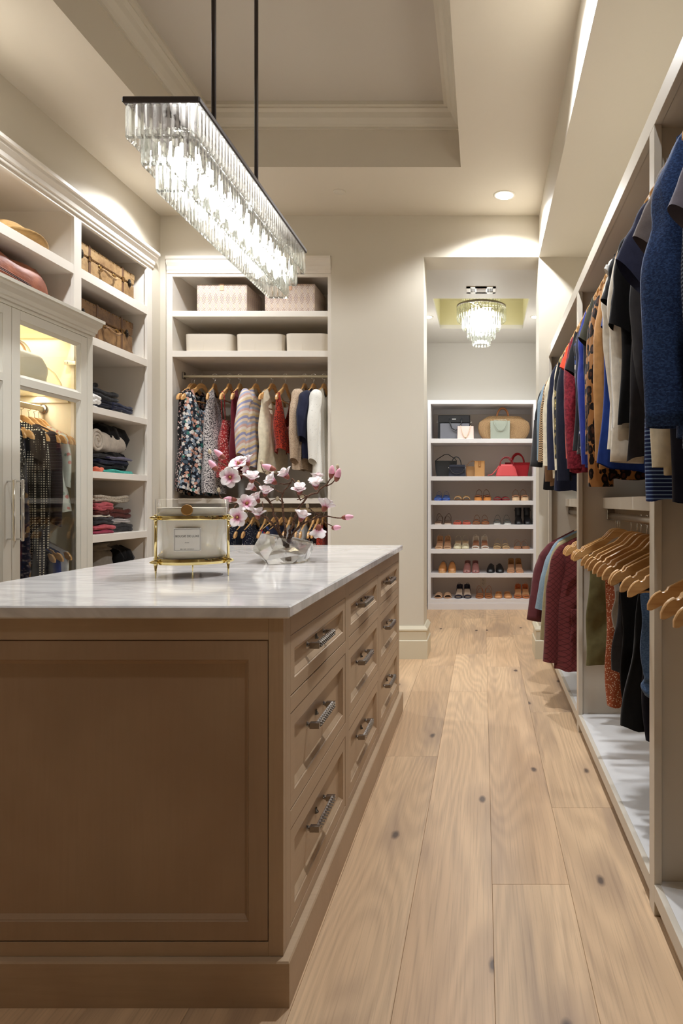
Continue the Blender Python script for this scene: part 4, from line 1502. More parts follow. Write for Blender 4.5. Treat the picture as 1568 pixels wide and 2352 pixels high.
def hanger(label, loc, rot, group):
    t = thing('coat_hanger', label, 'hanger', loc, group, (0, 0, rot))
    link('arms', ARMS, None, t)
    link('trouser_bar', TBAR, None, t)
    link('hook', HOOK, None, t)
    return t


PREP = {'with', 'between', 'behind', 'on', 'beside', 'near', 'in', 'hanging', 'below', 'next', 'under', 'by', 'at', 'over', 'of', 'whose', 'above', 'just', 'tucked', 'second', 'hidden', 'past', 'closest'}


def hlab(label, lead='wooden hanger of the '):
    w = label.split()
    if len(w) > 12:
        k = max(i for i in range(2, 12) if w[i] in PREP and w[i - 1] not in PREP)
        w = w[:k]
    return lead + ' '.join(w)


# ------------------------------------------------------------------ garments (same local frame as the hanger)
def sgnpow(v, p):
    return math.copysign(abs(v) ** p, v)


def body_mesh(W=0.20, L=0.68, hem=0.22, waist=None, neck=0.07, dip=(0.07, 0.02), t0=0.012, t1=0.045, folds=4.0, famp=0.014, hemcurve=0.0, ztop=None, seed=1, slope=0.0, tilt=0.0, closed=False):
    r = random.Random(seed)
    ph = [r.uniform(0, 6.28) for _ in range(6)]
    NA, NZ = 48, 26
    rings = []
    for j in range(NZ + 1):
        s = j / NZ
        if waist is None:
            hw = W + (hem - W) * s
        else:
            hw = W + (waist - W) * (s / 0.5) if s < 0.5 else waist + (hem - waist) * (s - 0.5) / 0.5
        th = t0 + (t1 - t0) * min(1, s * 2.2) ** 0.7
        ring = []
        for i in range(NA):
            a = 2 * PI * i / NA
            cu = sgnpow(math.cos(a), 0.75)
            u = hw * cu
            v = th * sgnpow(math.sin(a), 0.8)
            wv = math.sin(folds * PI * cu + ph[0] + 1.1 * math.sin(2.2 * s + ph[1])) * 0.65 + math.sin(folds * 1.73 * PI * cu + ph[2] + 1.5 * s) * 0.35
            v += famp * min(1, s * 1.5) * wv * (1.0 if math.sin(a) > 0 else 0.75)
            v += 0.006 * math.sin(9 * s + ph[3] + 3 * cu) * min(1, s * 3)
            u += 0.006 * math.sin(7 * s + ph[4]) * min(1, s * 2)
            if ztop is None:
                zt = arm_top(u if abs(u) < HALF else HALF) + 0.004 - max(0, abs(u) - HALF) * 0.8
                if abs(u) < neck:
                    dd = dip[0] if math.sin(a) < 0 else dip[1]
                    zt = arm_top(neck) - dd * (math.cos(u / neck * PI / 2) ** 0.6) + 0.004
            else:
                zt = ztop
            zb = -L + hemcurve * cu * cu + slope * cu + 0.006 * wv
            ring.append(Vector((u, v + tilt * s, zt + (zb - zt) * s)))
        rings.append(ring)
    m = MB().loft(rings, True, closed, False)
    return m


def sleeve_mesh(path, radii, flat=0.7, seed=1, wr=0.10, n=24, steps=34, gather=0.5, tilt=0.0):
    """Tube through the given points (x, y, z); flattened across y, with creases, open at the cuff."""
    r = random.Random(seed)
    P = [Vector(p) for p in path]
    # resample with Catmull-Rom
    Q, RR = [], []
    ext = [P[0] * 2 - P[1]] + P + [P[-1] * 2 - P[-2]]
    nseg = len(P) - 1
    for k in range(steps + 1):
        x = k / steps * nseg
        i = min(int(x), nseg - 1)
        f = x - i
        a, b, c, d = ext[i], ext[i + 1], ext[i + 2], ext[i + 3]
        Q.append(0.5 * ((2 * b) + (c - a) * f + (2 * a - 5 * b + 4 * c - d) * f * f + (3 * b - a - 3 * c + d) * f ** 3))
        RR.append(radii[i] + (radii[i + 1] - radii[i]) * f)
    p1, p2, p3 = (r.uniform(0, 6.28) for _ in range(3))
    rings = []
    for k, q in enumerate(Q):
        tg = (Q[min(k + 1, steps)] - Q[max(k - 1, 0)]).normalized()
        nx = Vector((0, 1, 0)).cross(tg).normalized()
        ny = tg.cross(nx)
        s = k / steps
        ring = []
        for i in range(n):
            a = 2 * PI * i / n
            cr = (1 - gather * (0.20 * math.exp(-((s - 0.52) / 0.07) ** 2) - 0.10 * math.exp(-((s - 0.36) / 0.10) ** 2) - 0.12 * math.exp(-((s - 0.74) / 0.10) ** 2))) + wr * (math.sin(3 * a + p1 + 5 * s) * 0.6 + math.sin(24 * s + p2 + 2 * math.cos(a + p3)) * 0.6 * math.sin(PI * min(1, s * 1.2)))
            ring.append(q - tg * (tilt * s * s * math.cos(a) * RR[k]) + nx * (math.cos(a) * RR[k] * cr) + ny * (math.sin(a) * RR[k] * flat * cr))
        rings.append(ring)
    return MB().loft(rings, True, False, False), rings


def garment(name, label, cat, mat, loc, rot=0.0, group=None, sleeves=(), sleeve_mat=None, cuff_mat=None, seed=1, wr=0.10, straps=0.0, extra=None, **kw):
    """A garment on a hanger: body, sleeves given as lists of local points with radii, and so on."""
    t = thing(name, label, cat, loc, group, (0, 0, rot))
    mt = FB[mat]
    b = link('body', body_mesh(seed=seed, **kw).mesh('body', True), mt, t)
    for i, (path, radii, flat) in enumerate(sleeves):
        m, rings = sleeve_mesh(path, radii, flat, seed + 11 * i, wr, gather=0.0 if len(path) < 5 else (0.7 if mat == 'denim' else 0.4), tilt=0.55 if len(path) < 5 else 0.0)
        s = link('sleeve', m.mesh('sleeve', True), FB[sleeve_mat] if sleeve_mat else mt, t)
        if cuff_mat:
            cm, frac, grow = cuff_mat
            k0 = int(len(rings) * (1 - frac))
            rr = []
            for q in rings[k0:]:
                c = sum(q, Vector()) / len(q)
                rr.append([c + (p - c) * grow for p in q])
            c = sum(rr[-1], Vector()) / len(rr[-1])
            inner = [c + (p - c) * 0.94 for p in rr[-1]]
            link('cuff', MB().loft(rr + [inner], True).mesh('cuff', True), FB[cm], s)
    if straps:
        zt = kw.get('ztop', -0.25)
        for sx in (-1, 1):
            for yy in (-0.012, 0.012):
                link('strap', MB().tube([(sx * straps, yy * 0.3, arm_top(straps) + 0.006), (sx * straps * 0.97, yy, arm_top(straps) - 0.04), (sx * straps * 0.85, yy, zt - 0.005)], 0.004, 6, flat=0.4).mesh('strap', True), mt, t)
    return t


UPZ, LOZ, RX = 2.18 - HOOK_H, 1.105 - HOOK_H, 0.655
GU, GL = 'clothes on the upper wardrobe rod', 'clothes on the lower wardrobe rod'
HU, HL = 'wooden hangers on the upper wardrobe rod', 'wooden hangers on the lower wardrobe rod'


def right_side(name, label, cat, mat, d, z0, sl=None, seed=1, W=0.205, short=False, hlabel=None, **kw):
    kw.setdefault('t1', 0.034)
    kw.setdefault('famp', 0.010)
    """A garment on the wardrobe rods. sl: (cuff px, cuff py, radius, [elbow px, py]) of the sleeve on the aisle side."""
    loc = Vector((RX, d, z0))
    sv = []
    if sl:
        px, py, rad = sl[:3]
        e = at(px, py, d) - loc
        sh = Vector((-W + 0.015, 0, arm_top(W) - 0.012))
        r0 = sl[4] if len(sl) > 4 else (0.075 if short else 0.062)
        if short:
            md = sh.lerp(e, 0.55) + Vector((0.004, -0.004, 0.002))
            path, rr = [sh + Vector((0.05, 0, 0.002)), sh + Vector((0.010, 0, -0.006)), md, e], [0.022, 0.030, (0.034 + rad) / 2, rad]
        else:
            el = (at(sl[3][0], sl[3][1], d) - loc) if len(sl) > 3 and sl[3] else sh.lerp(e, 0.55) + Vector((-0.012, -0.012, 0))
            up = sh.lerp(el, 0.45) + Vector((-0.004, -0.006, 0))
            path, rr = [sh + Vector((0.05, 0, 0.0)), sh + Vector((0.006, -0.002, -0.010)), up, el, e], [0.022, 0.030, r0 * 0.86, (r0 * 0.8 + rad) / 2, rad]
        sv.append((path, rr, 0.62 if short else 0.72))
        # the sleeve on the wall side hangs straight down
        s2 = Vector((W - 0.015, 0, arm_top(W) - 0.012))
        ln = (sh - e).length
        sv.append(([s2 + Vector((-0.05, 0, -0.02)), s2 + Vector((0.01, 0, -0.02)), s2 + Vector((0.05, 0.01, -ln * 0.5)), s2 + Vector((0.055, 0.01, -ln * 0.95))], [0.022, 0.03, r0 * 0.85, rad], 0.6))
    g = garment(name, label, cat, mat, loc, rnd.uniform(-0.03, 0.03), GU if z0 > 1.5 else GL, sv, seed=seed, W=W, **kw)
    if hlabel is not False:
        hanger(hlabel or hlab(label), loc, g.rotation_euler.z, HU if z0 > 1.5 else HL)
    return g


R_ = right_side
cuff = lambda m, f=0.12, g=1.06: (m, f, g)
# upper rod, from the doorway towards the camera
R_('jacket', 'black jacket with grey felt cuff hanging at the doorway end of the upper rod', 'jacket', 'black', 4.90, UPZ, (1231, 1072, 0.040, (1240, 985)), 1, 0.215, L=0.86, cuff_mat=cuff('felt', 0.34, 1.10))
R_('jacket', 'pale blue denim jacket second from the doorway on the upper rod', 'jacket', 'lightdenim', 4.76, UPZ, (1243, 1058, 0.034), 2, 0.215, L=0.80)
R_('blouse', 'royal blue blouse between the pale denim and houndstooth jackets', 'blouse', 'royal', 4.63, UPZ, (1258, 1050, 0.034), 3, 0.205, L=0.72)
R_('jacket', 'tan and black houndstooth jacket on the upper rod near the doorway', 'jacket', 'houndstooth', 4.52, UPZ, (1246, 1062, 0.032), 4, 0.21, L=0.78)
R_('jacket', 'brown corduroy jacket with its cuff showing below the navy sleeve', 'jacket', 'corduroy', 4.40, UPZ, (1266, 1106, 0.040), 5, 0.205, L=0.84)
R_('blazer', 'cream blazer between the houndstooth jacket and the navy coat', 'blazer', 'cream', 4.28, UPZ, (1258, 1070, 0.032), 6, 0.212, L=0.80)
R_('coat', 'navy blue coat with a long straight sleeve beside the cream blazer', 'coat', 'navy', 4.14, UPZ, (1271, 1080, 0.036), 7, 0.215, L=0.88)
R_('blouse', 'pale yellow blouse whose cuff shows under the flowered black blouse', 'blouse', 'cream', 4.02, UPZ, (1286, 1080, 0.030), 71, 0.20, L=0.74)
R_('blouse', 'black blouse printed with olive flowers on the upper rod', 'blouse', 'oliveflower', 3.86, UPZ, (1291, 1054, 0.042), 8, 0.205, L=0.78)
R_('jacket', 'dark navy jacket with a narrow hem behind the flowered black blouse', 'jacket', 'deepnavy', 3.74, UPZ, (1297, 1104, 0.040), 81, 0.20, L=0.80)
R_('t_shirt', 'orange red short sleeved top in front of the olive flowered blouse', 'top', 'orange', 3.62, UPZ, (1305, 858, 0.050), 9, 0.205, True, L=0.72)
R_('cardigan', 'dark red textured cardigan below the black short sleeved tee', 'cardigan', 'redtexture', 3.40, UPZ, (1321, 1076, 0.040), 10, 0.205, L=0.80)
R_('t_shirt', 'black short sleeved tee between the orange top and the olive tee', 'top', 'black', 3.28, UPZ, (1326, 866, 0.062), 11, 0.208, True, L=0.70)
R_('blouse', 'multicoloured print blouse tucked behind the navy cardigan', 'blouse', 'multi', 3.18, UPZ, (1352, 1000, 0.034), 111, 0.19, L=0.72)
R_('cardigan', 'slim navy cardigan between the dark red cardigan and bright blue blouse', 'cardigan', 'navy', 3.08, UPZ, (1354, 1035, 0.034), 12, 0.20, L=0.74)
R_('blouse', 'bright blue blouse with gathered shoulder and long loose sleeve', 'blouse', 'royal', 2.96, UPZ, (1357, 1066, 0.040), 13, 0.205, L=0.80)
R_('cardigan', 'ink navy cardigan just behind the leopard blouse', 'cardigan', 'deepnavy', 2.87, UPZ, (1376, 1020, 0.036), 14, 0.20, L=0.74)
R_('t_shirt', 'dark olive short sleeved tee in front of the second wardrobe bay', 'top', 'olive', 2.76, UPZ, (1358, 800, 0.064), 15, 0.205, True, L=0.66)
R_('blouse', 'brown and black leopard print blouse with a long sleeve', 'blouse', 'leopard', 2.68, UPZ, (1366, 1044, 0.036), 16, 0.195, L=0.80)
R_('dress', 'second leopard print garment whose hem hangs below the camel sleeve', 'dress', 'leopard', 2.62, UPZ, (1381, 1118, 0.048), 161, 0.20, L=0.86)
R_('cardigan', 'camel brown cardigan with a long smooth sleeve', 'cardigan', 'camel', 2.54, UPZ, (1392, 1058, 0.038), 17, 0.19, L=0.82)
R_('blouse', 'plain royal blue blouse hidden behind the black tees', 'blouse', 'blue', 2.46, UPZ, (1408, 765, 0.045), 18, 0.20, True, L=0.84, hem=0.24, hemcurve=0.03)
R_('blouse', 'cream blouse with an open cuff behind the cream shirt', 'blouse', 'ivory', 2.40, UPZ, (1431, 985, 0.036), 19, 0.20, L=0.76)
R_('t_shirt', 'white tee with its sleeve peeking out behind the slate blue tee', 'top', 'white', 2.35, UPZ, (1412, 642, 0.050), 20, 0.21, True, L=0.70)
R_('t_shirt', 'black tee with a wide sleeve just above the camel cardigan', 'top', 'black', 2.30, UPZ, (1420, 712, 0.062), 21, 0.215, True, L=0.70)
R_('shirt', 'ivory cotton shirt with a wide turned cuff on the upper rod', 'shirt', 'ivory', 2.24, UPZ, (1437, 1062, 0.050, (1446, 900), 0.072), 22, 0.205, L=0.78, cuff_mat=cuff('ivory', 0.13, 1.10))
R_('t_shirt', 'black tee with a big open sleeve hanging above the ivory shirt', 'top', 'black_matte', 2.18, UPZ, (1441, 770, 0.066), 23, 0.215, True, L=0.70)
R_('jumper', 'charcoal knit jumper with a slanting hem beside the ivory shirt', 'jumper', 'charcoal', 2.10, UPZ, (1506, 1010, 0.044), 24, 0.165, L=0.76, slope=0.06)
R_('t_shirt', 'blue and white striped tee with its hem under the cream cardigan', 'top', 'bluestripe', 1.90, UPZ, None, 25, 0.20, L=0.94, hem=0.20)
R_('t_shirt', 'slate blue tee with a long open sleeve in front of the wardrobe post', 'top', 'slate', 1.85, UPZ, (1446, 640, 0.056), 26, 0.20, True, L=0.74)
R_('cardigan', 'cream cardigan hanging below the denim shirt cuff', 'cardigan', 'cream', 1.78, UPZ, (1542, 1072, 0.050, (1536, 900)), 27, 0.195, L=0.92, slope=-0.05, hem=0.19)
R_('jumper', 'deep navy jumper with its hem at the edge of the wardrobe', 'jumper', 'deepnavy', 1.72, UPZ, None, 28, 0.19, L=0.95, hem=0.18)
R_('t_shirt', 'taupe grey tee with a wide open sleeve next to the denim shirt', 'top', 'taupe', 1.66, UPZ, (1500, 588, 0.058), 29, 0.21, True, L=0.74, t1=0.04)
R_('shirt', 'blue denim shirt with a ribbed cuff hanging closest to the aisle', 'shirt', 'denim', 1.56, UPZ, (1530, 982, 0.042, (1526, 690)), 30, 0.215, L=0.80, cuff_mat=cuff('denim', 0.16, 1.06), t1=0.05, wr=0.20)
R_('jumper', 'navy striped knit jumper behind the denim shirt at the wardrobe edge', 'jumper', 'knitstripe', 1.48, UPZ, (1612, 1030, 0.042, (1620, 800)), 31, 0.185, L=0.80)
R_('t_shirt', 'purple grey tee with a broad sleeve over the denim shirt', 'top', 'purplegrey', 1.42, UPZ, (1592, 522, 0.062), 32, 0.19, True, L=0.74)
# lower rod, bay beside the doorway
R_('jacket', 'pale washed denim jacket between the suede jacket and the khaki jacket', 'jacket', 'lightdenim', 4.19, LOZ, (1247, 1400, 0.048), 40, 0.20, L=0.66)
R_('jacket', 'burgundy suede jacket with a long sleeve on the lower rod', 'jacket', 'suede', 4.28, LOZ, (1229, 1425, 0.050, (1243, 1320)), 41, 0.245, L=0.66, cuff_mat=cuff('suede', 0.12, 1.05), t1=0.05)
R_('jacket', 'khaki field jacket just behind the quilted burgundy coat', 'jacket', 'khaki', 4.06, LOZ, (1253, 1470, 0.034), 42, 0.205, L=0.70)
q = R_('coat', 'long burgundy quilted coat with a patch pocket on the lower rod', 'coat', 'quilted', 3.84, LOZ, (1266, 1520, 0.050, (1272, 1400)), 43, 0.235, L=0.81, hem=0.25, t1=0.075, famp=0.010, neck=0.06)
pk = body_mesh(W=0.07, L=0.20, hem=0.07, ztop=-0.02, t0=0.004, t1=0.005, famp=0.0, seed=5, closed=True)
pk.xf(Matrix.Translation((-0.10, -0.098, -0.44)))
link('pocket', pk.mesh('pocket', True), FB['quilted'], q)
for k, d in enumerate((3.72, 3.66, 3.60)):
    hanger(('empty wooden hanger beside the quilted coat', 'empty wooden hanger between two bare hangers near the quilted coat', 'empty wooden hanger closest to the wardrobe post by the quilted coat')[k], (RX, d, LOZ), rnd.uniform(-0.05, 0.05), HL)
# lower rod, middle bay: trousers and skirts over the bars
LOW = [
    ('jeans', 'black jeans folded over a hanger at the far end of the middle bay', 'jeans', 'darkjeans', 3.27, 0.13, 0.50, 0.14, 0.02, 50),
    ('trousers', 'olive green trousers hanging over a wooden hanger bar', 'trousers', 'olivegreen', 2.90, 0.20, 0.56, 0.225, 0.022, 51),
    ('dress', 'rust dress with tiny cream dots on the lower rod', 'dress', 'rustdots', 2.52, 0.205, 0.62, 0.20, 0.024, 52),
    ('blouse', 'light grey top with a rolled edge beside the black trousers', 'blouse', 'lightgrey', 2.43, 0.19, 0.33, 0.19, 0.016, 53),
    ('trousers', 'charcoal trousers between the dotted dress and black trousers', 'trousers', 'charcoal', 2.38, 0.18, 0.46, 0.21, 0.02, 54),
    ('trousers', 'straight black trousers on the lower rod beside the dotted dress', 'trousers', 'black_matte', 2.32, 0.19, 0.54, 0.185, 0.022, 55),
    ('skirt', 'long flared black skirt on the lower rod in front of the jeans', 'skirt', 'black_matte', 2.17, 0.16, 0.585, 0.215, 0.03, 56),
    ('trousers', 'dark navy trousers between the black skirt and the jeans', 'trousers', 'deepnavy', 2.10, 0.17, 0.60, 0.16, 0.02, 57),
    ('jeans', 'blue jeans with rolled cuffs next to the wardrobe post', 'jeans', 'jeans', 2.045, 0.185, 0.44, 0.17, 0.018, 58),
]
for name, lab, cat, mat, d, W, L, hem, th, seed in LOW:
    g = garment(name, lab, cat, mat, (RX, d, LOZ), rnd.uniform(-0.04, 0.04), GL, seed=seed, W=W, L=L, hem=hem, ztop=-0.143, t0=0.007, t1=th, folds=3.0, famp=0.010, closed=True)
    if mat == 'jeans':
        c = body_mesh(W=hem + 0.006, L=0.07, hem=hem + 0.006, ztop=-0.0, t0=th + 0.012, t1=th + 0.012, famp=0.008, seed=seed, closed=False)
        c.xf(Matrix.Translation((0, 0, -L + 0.06)))
        link('rolled_cuff', c.mesh('rolled_cuff', True), FB['jeans'], g)
TIPS = [(3.36, 'backmost wooden hanger of the middle bay'), (3.325, 'wooden hanger second from the back in the middle bay'), (3.27, 'wooden hanger under which the black jeans hang'), (3.02, 'wooden hanger in front of the black jeans'), (2.90, 'wooden hanger carrying the olive trousers'), (2.83, 'wooden hanger just in front of the olive trousers'), (2.73, 'bare wooden hanger midway between olive trousers and dotted dress'),
        (2.60, 'dark wooden hanger right behind the dotted dress'), (2.52, 'wooden hanger carrying the rust dotted dress'), (2.39, 'wooden hanger carrying the charcoal trousers'), (2.31, 'wooden hanger carrying the black trousers'), (2.17, 'wooden hanger carrying the long black skirt'), (2.045, 'wooden hanger carrying the rolled cuff jeans'),
        (1.785, 'bare wooden hanger with its tip crossing the wardrobe post'), (1.70, 'bare wooden hanger with the rounded tip in the front bay'), (1.655, 'second last bare wooden hanger of the front bay'), (1.56, 'bare wooden hanger closest to the camera on the lower rod')]
for d, lab in TIPS:
    hanger(lab, (RX, d, LOZ), rnd.uniform(-0.13, 0.13), HL)

# ------------------------------------------------------------------ back closet, hangers run front to back
BZ, BL = 2.158 - HOOK_H, 1.115 - HOOK_H
GB, HB = 'clothes on the upper rod of the back closet', 'wooden hangers on the upper rod of the back closet'
GB2, HB2 = 'clothes on the lower rod of the back closet', 'wooden hangers on the lower rod of the back closet'
bx = lambda px: (px - VX) * RB / F
TOP = [
    # hook px, turn, name, label, category, fabric, W, L, hem, options
    (440, 0.05, 'dress', 'glittery brown dress against the closet side', 'dress', 'bronze', 0.17, 0.80, 0.165, dict(neck=0.09, dip=(0.1, 0.05))),
    (446, 0.18, 'dress', 'black dress with a small pale flower print', 'dress', 'darkfloral', 0.19, 0.84, 0.20, dict(neck=0.08)),
    (463, 0.30, 'dress', 'long black dress with large white and blue flowers', 'dress', 'bigfloral', 0.18, 0.88, 0.235, dict(neck=0.10, dip=(0.16, 0.05), t1=0.075, hemcurve=0.06, famp=0.022)),
    (493, -0.12, 'dress', 'grey and white speckled print dress', 'dress', 'greyprint', 0.185, 0.86, 0.205, dict(neck=0.085, t1=0.06)),
    (527, -0.05, 'dress', 'red and pink patterned dress on thin straps', 'dress', 'redcheck', 0.14, 0.74, 0.20, dict(straps=0.165, ztop=-0.30, waist=0.17, t0=0.03, t1=0.055)),
    (551, -0.06, 'dress', 'plain burgundy dress on the back closet rod', 'dress', 'burgundy', 0.175, 0.68, 0.19, dict(neck=0.10, dip=(0.14, 0.08))),
    (588, 0.10, 'shirt', 'pastel striped shirt with a long loose sleeve', 'shirt', 'pastelstripe', 0.205, 0.66, 0.215, dict(sl=0.46, t1=0.055)),
    (626, 0.16, 'top', 'cream sleeveless top with a wide opening', 'top', 'cream', 0.165, 0.70, 0.225, dict(neck=0.09, dip=(0.12, 0.05), t1=0.05)),
    (655, 0.03, 'blouse', 'red speckled blouse with a deep round neckline', 'blouse', 'redspeck', 0.20, 0.56, 0.17, dict(neck=0.155, dip=(0.26, 0.20), t1=0.05, hemcurve=0.04)),
    (700, 0.04, 'cardigan', 'beige open knit cardigan with a ribbed hem', 'cardigan', 'beigeknit', 0.195, 0.68, 0.20, dict(sl=0.50, t1=0.05)),
    (720, 0.06, 'shirt', 'charcoal navy shirt with a gathered short sleeve', 'shirt', 'navy', 0.21, 0.60, 0.215, dict(sl=0.33, t1=0.06)),
    (744, 0.08, 'tunic', 'long white eyelet tunic by the closet edge', 'tunic', 'eyelet', 0.205, 0.78, 0.22, dict(sl=0.50, t1=0.05)),
]
for k, (px, turn, name, lab, cat, mat, W, L, hem, o) in enumerate(TOP):
    loc = (bx(px), RB, BZ)
    o = dict(o)
    sl = o.pop('sl', None)
    sv = []
    if sl:
        for sx in (-1, 1):
            s = Vector((sx * (W - 0.015), 0, arm_top(W) - 0.012))
            sv.append(([s + Vector((-sx * 0.05, 0, -0.03)), s + Vector((sx * 0.004, 0.0, -0.02)), s + Vector((sx * 0.055, -sx * 0.01, -sl * 0.5)), s + Vector((sx * 0.05, -sx * 0.012, -sl))], [0.055, 0.062, 0.056, 0.042], 0.7))
    g = garment(name, lab, cat, mat, loc, PI / 2 - turn, GB, sv, seed=200 + k, W=W, L=L, hem=hem, **o)
    hanger(hlab(lab), loc, PI / 2 - turn, HB)
LOWB = [(455, 'navy'), (500, 'black'), (548, 'polka'), (566, 'deepnavy'), (584, 'polka'), (612, 'charcoal'), (632, 'multi'), (650, 'navy'), (668, 'lightgrey'), (690, 'greyprint'), (706, 'lightgrey'), (722, 'darkfloral'), (733, 'multi'), (743, 'redspeck')]
LN = ['plain navy blouse at the wall end', 'black blouse beside the navy one', 'navy blouse with white polka dots beside the candle', 'plain dark navy blouse between two polka dot ones', 'polka dot blouse closest to the vase', 'charcoal blouse behind the vase', 'many coloured blouse behind the vase', 'navy blouse behind the magnolia stems', 'light grey blouse behind the magnolia stems', 'grey print blouse behind the crystal vase', 'second light grey blouse beside the grey print one', 'dark flowered blouse past the vase', 'black blouse with red and white print', 'red speckled blouse by the closet edge']
for k, ((px, mat), lab) in enumerate(zip(LOWB, LN)):
    loc = (bx(px), RB, BL)
    turn = rnd.uniform(-0.1, 0.35) if px < 715 else rnd.uniform(-0.04, 0.04)
    garment('blouse', lab + ' on the lower closet rod', 'blouse', mat, loc, PI / 2 - turn, GB2, seed=300 + k, W=0.185, L=0.62, hem=0.20, neck=0.085)
    hanger(hlab(lab + ' on the lower closet rod'), loc, PI / 2 - turn, HB2)

# ------------------------------------------------------------------ inside the glass cabinet
CZU, CZL, CX = 1.73 - HOOK_H - 0.006, 1.05 - HOOK_H, -2.614
GC, HC = 'clothes behind the cabinet glass', 'wooden hangers behind the cabinet glass'
CAB = [
    (3.535, 'dress', 'purple and gold sparkling dress low in the glass cabinet', 'sparkle', 0.19, 1.16, 0.215, 0),
    (3.49, 'top', 'cream lace top closest to the cabinet handle', 'lace', 0.20, 0.52, 0.21, 0.10),
    (3.565, 'dress', 'black blouse with fine white dots behind the cabinet handle', 'bwdots', 0.21, 0.72, 0.21, 0.36),
    (3.65, 'dress', 'navy dress with brown leaf print behind the cabinet glass', 'navygold', 0.19, 1.05, 0.23, 0),
    (3.76, 'dress', 'long black dress with cream chain pattern behind the cabinet glass', 'bwchain', 0.215, 1.02, 0.245, 0.62),
    (3.87, 'jacket', 'dark plaid jacket behind the chain patterned dress', 'plaid', 0.215, 0.56, 0.21, 0.5),
    (3.98, 'blouse', 'pale green blouse with pink flowers at the cabinet side', 'mintfloral', 0.20, 0.55, 0.22, 0.28),
]
for k, (d, name, lab, mat, W, L, hem, sl) in enumerate(CAB):
    W, hem = W * 0.87, min(hem * 0.9, 0.205)
    sv = []
    if sl:
        for sx in (-1, 1):
            s = Vector((sx * (W - 0.015), 0, arm_top(W) - 0.012))
            sv.append(([s + Vector((-sx * 0.05, 0, -0.03)), s + Vector((sx * 0.002, 0.0, -0.02)), s + Vector((sx * 0.016, 0.006, -sl * 0.5)), s + Vector((sx * 0.012, 0.008, -sl))], [0.03, 0.036, 0.036, 0.032], 0.62))
    garment(name, lab, name, mat, (CX, d, CZU), rnd.uniform(-0.05, 0.05), GC, sv, seed=400 + k, W=W, L=L, hem=hem, t1=0.04, famp=0.012)
    hanger(hlab(lab), (CX, d, CZU), rnd.uniform(-0.05, 0.05), HC)
for d, lab in ((4.02, 'empty wooden hanger next to the cabinet end panel'), (3.93, 'empty wooden hanger between the plaid jacket and pale green blouse')):
    hanger(lab, (CX, d, CZU), rnd.uniform(-0.05, 0.05), HC)
CLO = [(3.83, 'blouse', 'dark navy blouse on the lower cabinet rod', 'deepnavy'), (3.90, 'blouse', 'royal blue blouse on the lower cabinet rod', 'blue'), (3.98, 'blouse', 'white ruffled blouse on the lower cabinet rod', 'white')]
for k, (d, name, lab, mat) in enumerate(CLO):
    garment(name, lab, name, mat, (CX, d, CZL), rnd.uniform(-0.05, 0.05), GC, seed=430 + k, W=0.20, L=0.62, hem=0.215)
    hanger(hlab(lab), (CX, d, CZL), rnd.uniform(-0.05, 0.05), HC)
# ------------------------------------------------------------------ soft and boxy things on the shelves


def rbox(w, d, h, r=0.02, n=5, puff=0.0, seed=0, noise=0.0, taper=0.0, groove=(), nz=10, droop=0.0):
    """Box with rounded upright edges standing on z = 0; puff swells it, grooves pinch it at given heights."""
    rd = random.Random(seed)
    ph = [rd.uniform(0, 6.28) for _ in range(6)]
    rings = []
    for k in range(nz + 1):
        s = k / nz
        z = h * s
        e = 1.0 + puff * (math.sin(PI * s) - 0.5) - taper * s
        for g in groove:
            e -= 0.06 * math.exp(-((s - g) / 0.05) ** 2)
        if k in (0, nz) and (puff or noise):
            e *= 0.93
        ring = []
        for (sx, sy, a0) in ((1, 1, 0), (-1, 1, PI / 2), (-1, -1, PI), (1, -1, 1.5 * PI)):
            for i in range(n + 1):
                a = a0 + PI / 2 * i / n
                x = sx * (w / 2 - r) + r * math.cos(a)
                y = sy * (d / 2 - r) + r * math.sin(a)
                nx = noise * (math.sin(9 * s + 30 * x + ph[0]) + math.sin(40 * y + 7 * s + ph[1]))
                zz = z + noise * 1.2 * s * math.sin(22 * x + 17 * y + ph[2]) - droop * s * ((2 * x / w) ** 2 + (2 * y / d) ** 2) * h
                ring.append(Vector((x * e + nx, y * e + nx * 0.6, zz)))
        rings.append(ring)
    m = MB()
    R = [[m.bm.verts.new(p) for p in r_] for r_ in rings]
    N = len(R[0])
    for a, b in zip(R, R[1:]):
        for i in range(N):
            m.bm.faces.new((a[i], a[(i + 1) % N], b[(i + 1) % N], b[i]))
    m.bm.faces.new(R[0][::-1])
    # domed top
    top = R[-1]
    c = sum((v.co for v in top), Vector()) / N
    prev = top
    for f, lift in ((0.7, 0.35), (0.35, 0.5)):
        cur = [m.bm.verts.new(c + (v.co - c) * f + Vector((0, 0, lift * (puff + noise * 4) * h * 0.4))) for v in top]
        for i in range(N):
            m.bm.faces.new((prev[i], prev[(i + 1) % N], cur[(i + 1) % N], cur[i]))
        prev = cur
    m.bm.faces.new(prev)
    return m


def arc(c, rx, rz, a0=0, a1=PI, n=14, yaw=0.0, lean=0.0):
    out = []
    for i in range(n + 1):
        a = a0 + (a1 - a0) * i / n
        out.append(Vector(c) + Vector((rx * math.cos(a) * math.cos(yaw), rx * math.cos(a) * math.sin(yaw) + lean * math.sin(a), rz * math.sin(a))))
    return out


# ---- vintage suitcases: local x is the depth (front at +x), y the length


def worn_leather():
    t = NT('worn_leather', 0.55, 0, 0.4)
    n = t.noise(scale=9.0, detail=6, rough=0.65)
    f = t.noise(scale=60.0, detail=4)
    c = t.mix(t.step(n, 0.32, 0.68), srgb(112, 82, 50), srgb(172, 142, 98))
    c = t.mix(t.math('MULTIPLY', t.step(f, 0.55, 0.75), 0.6), c, srgb(78, 54, 34))
    t.bump(f, 0.25, 0.003)
    return t.color(c)


SUIT = M('worn_leather', worn_leather)


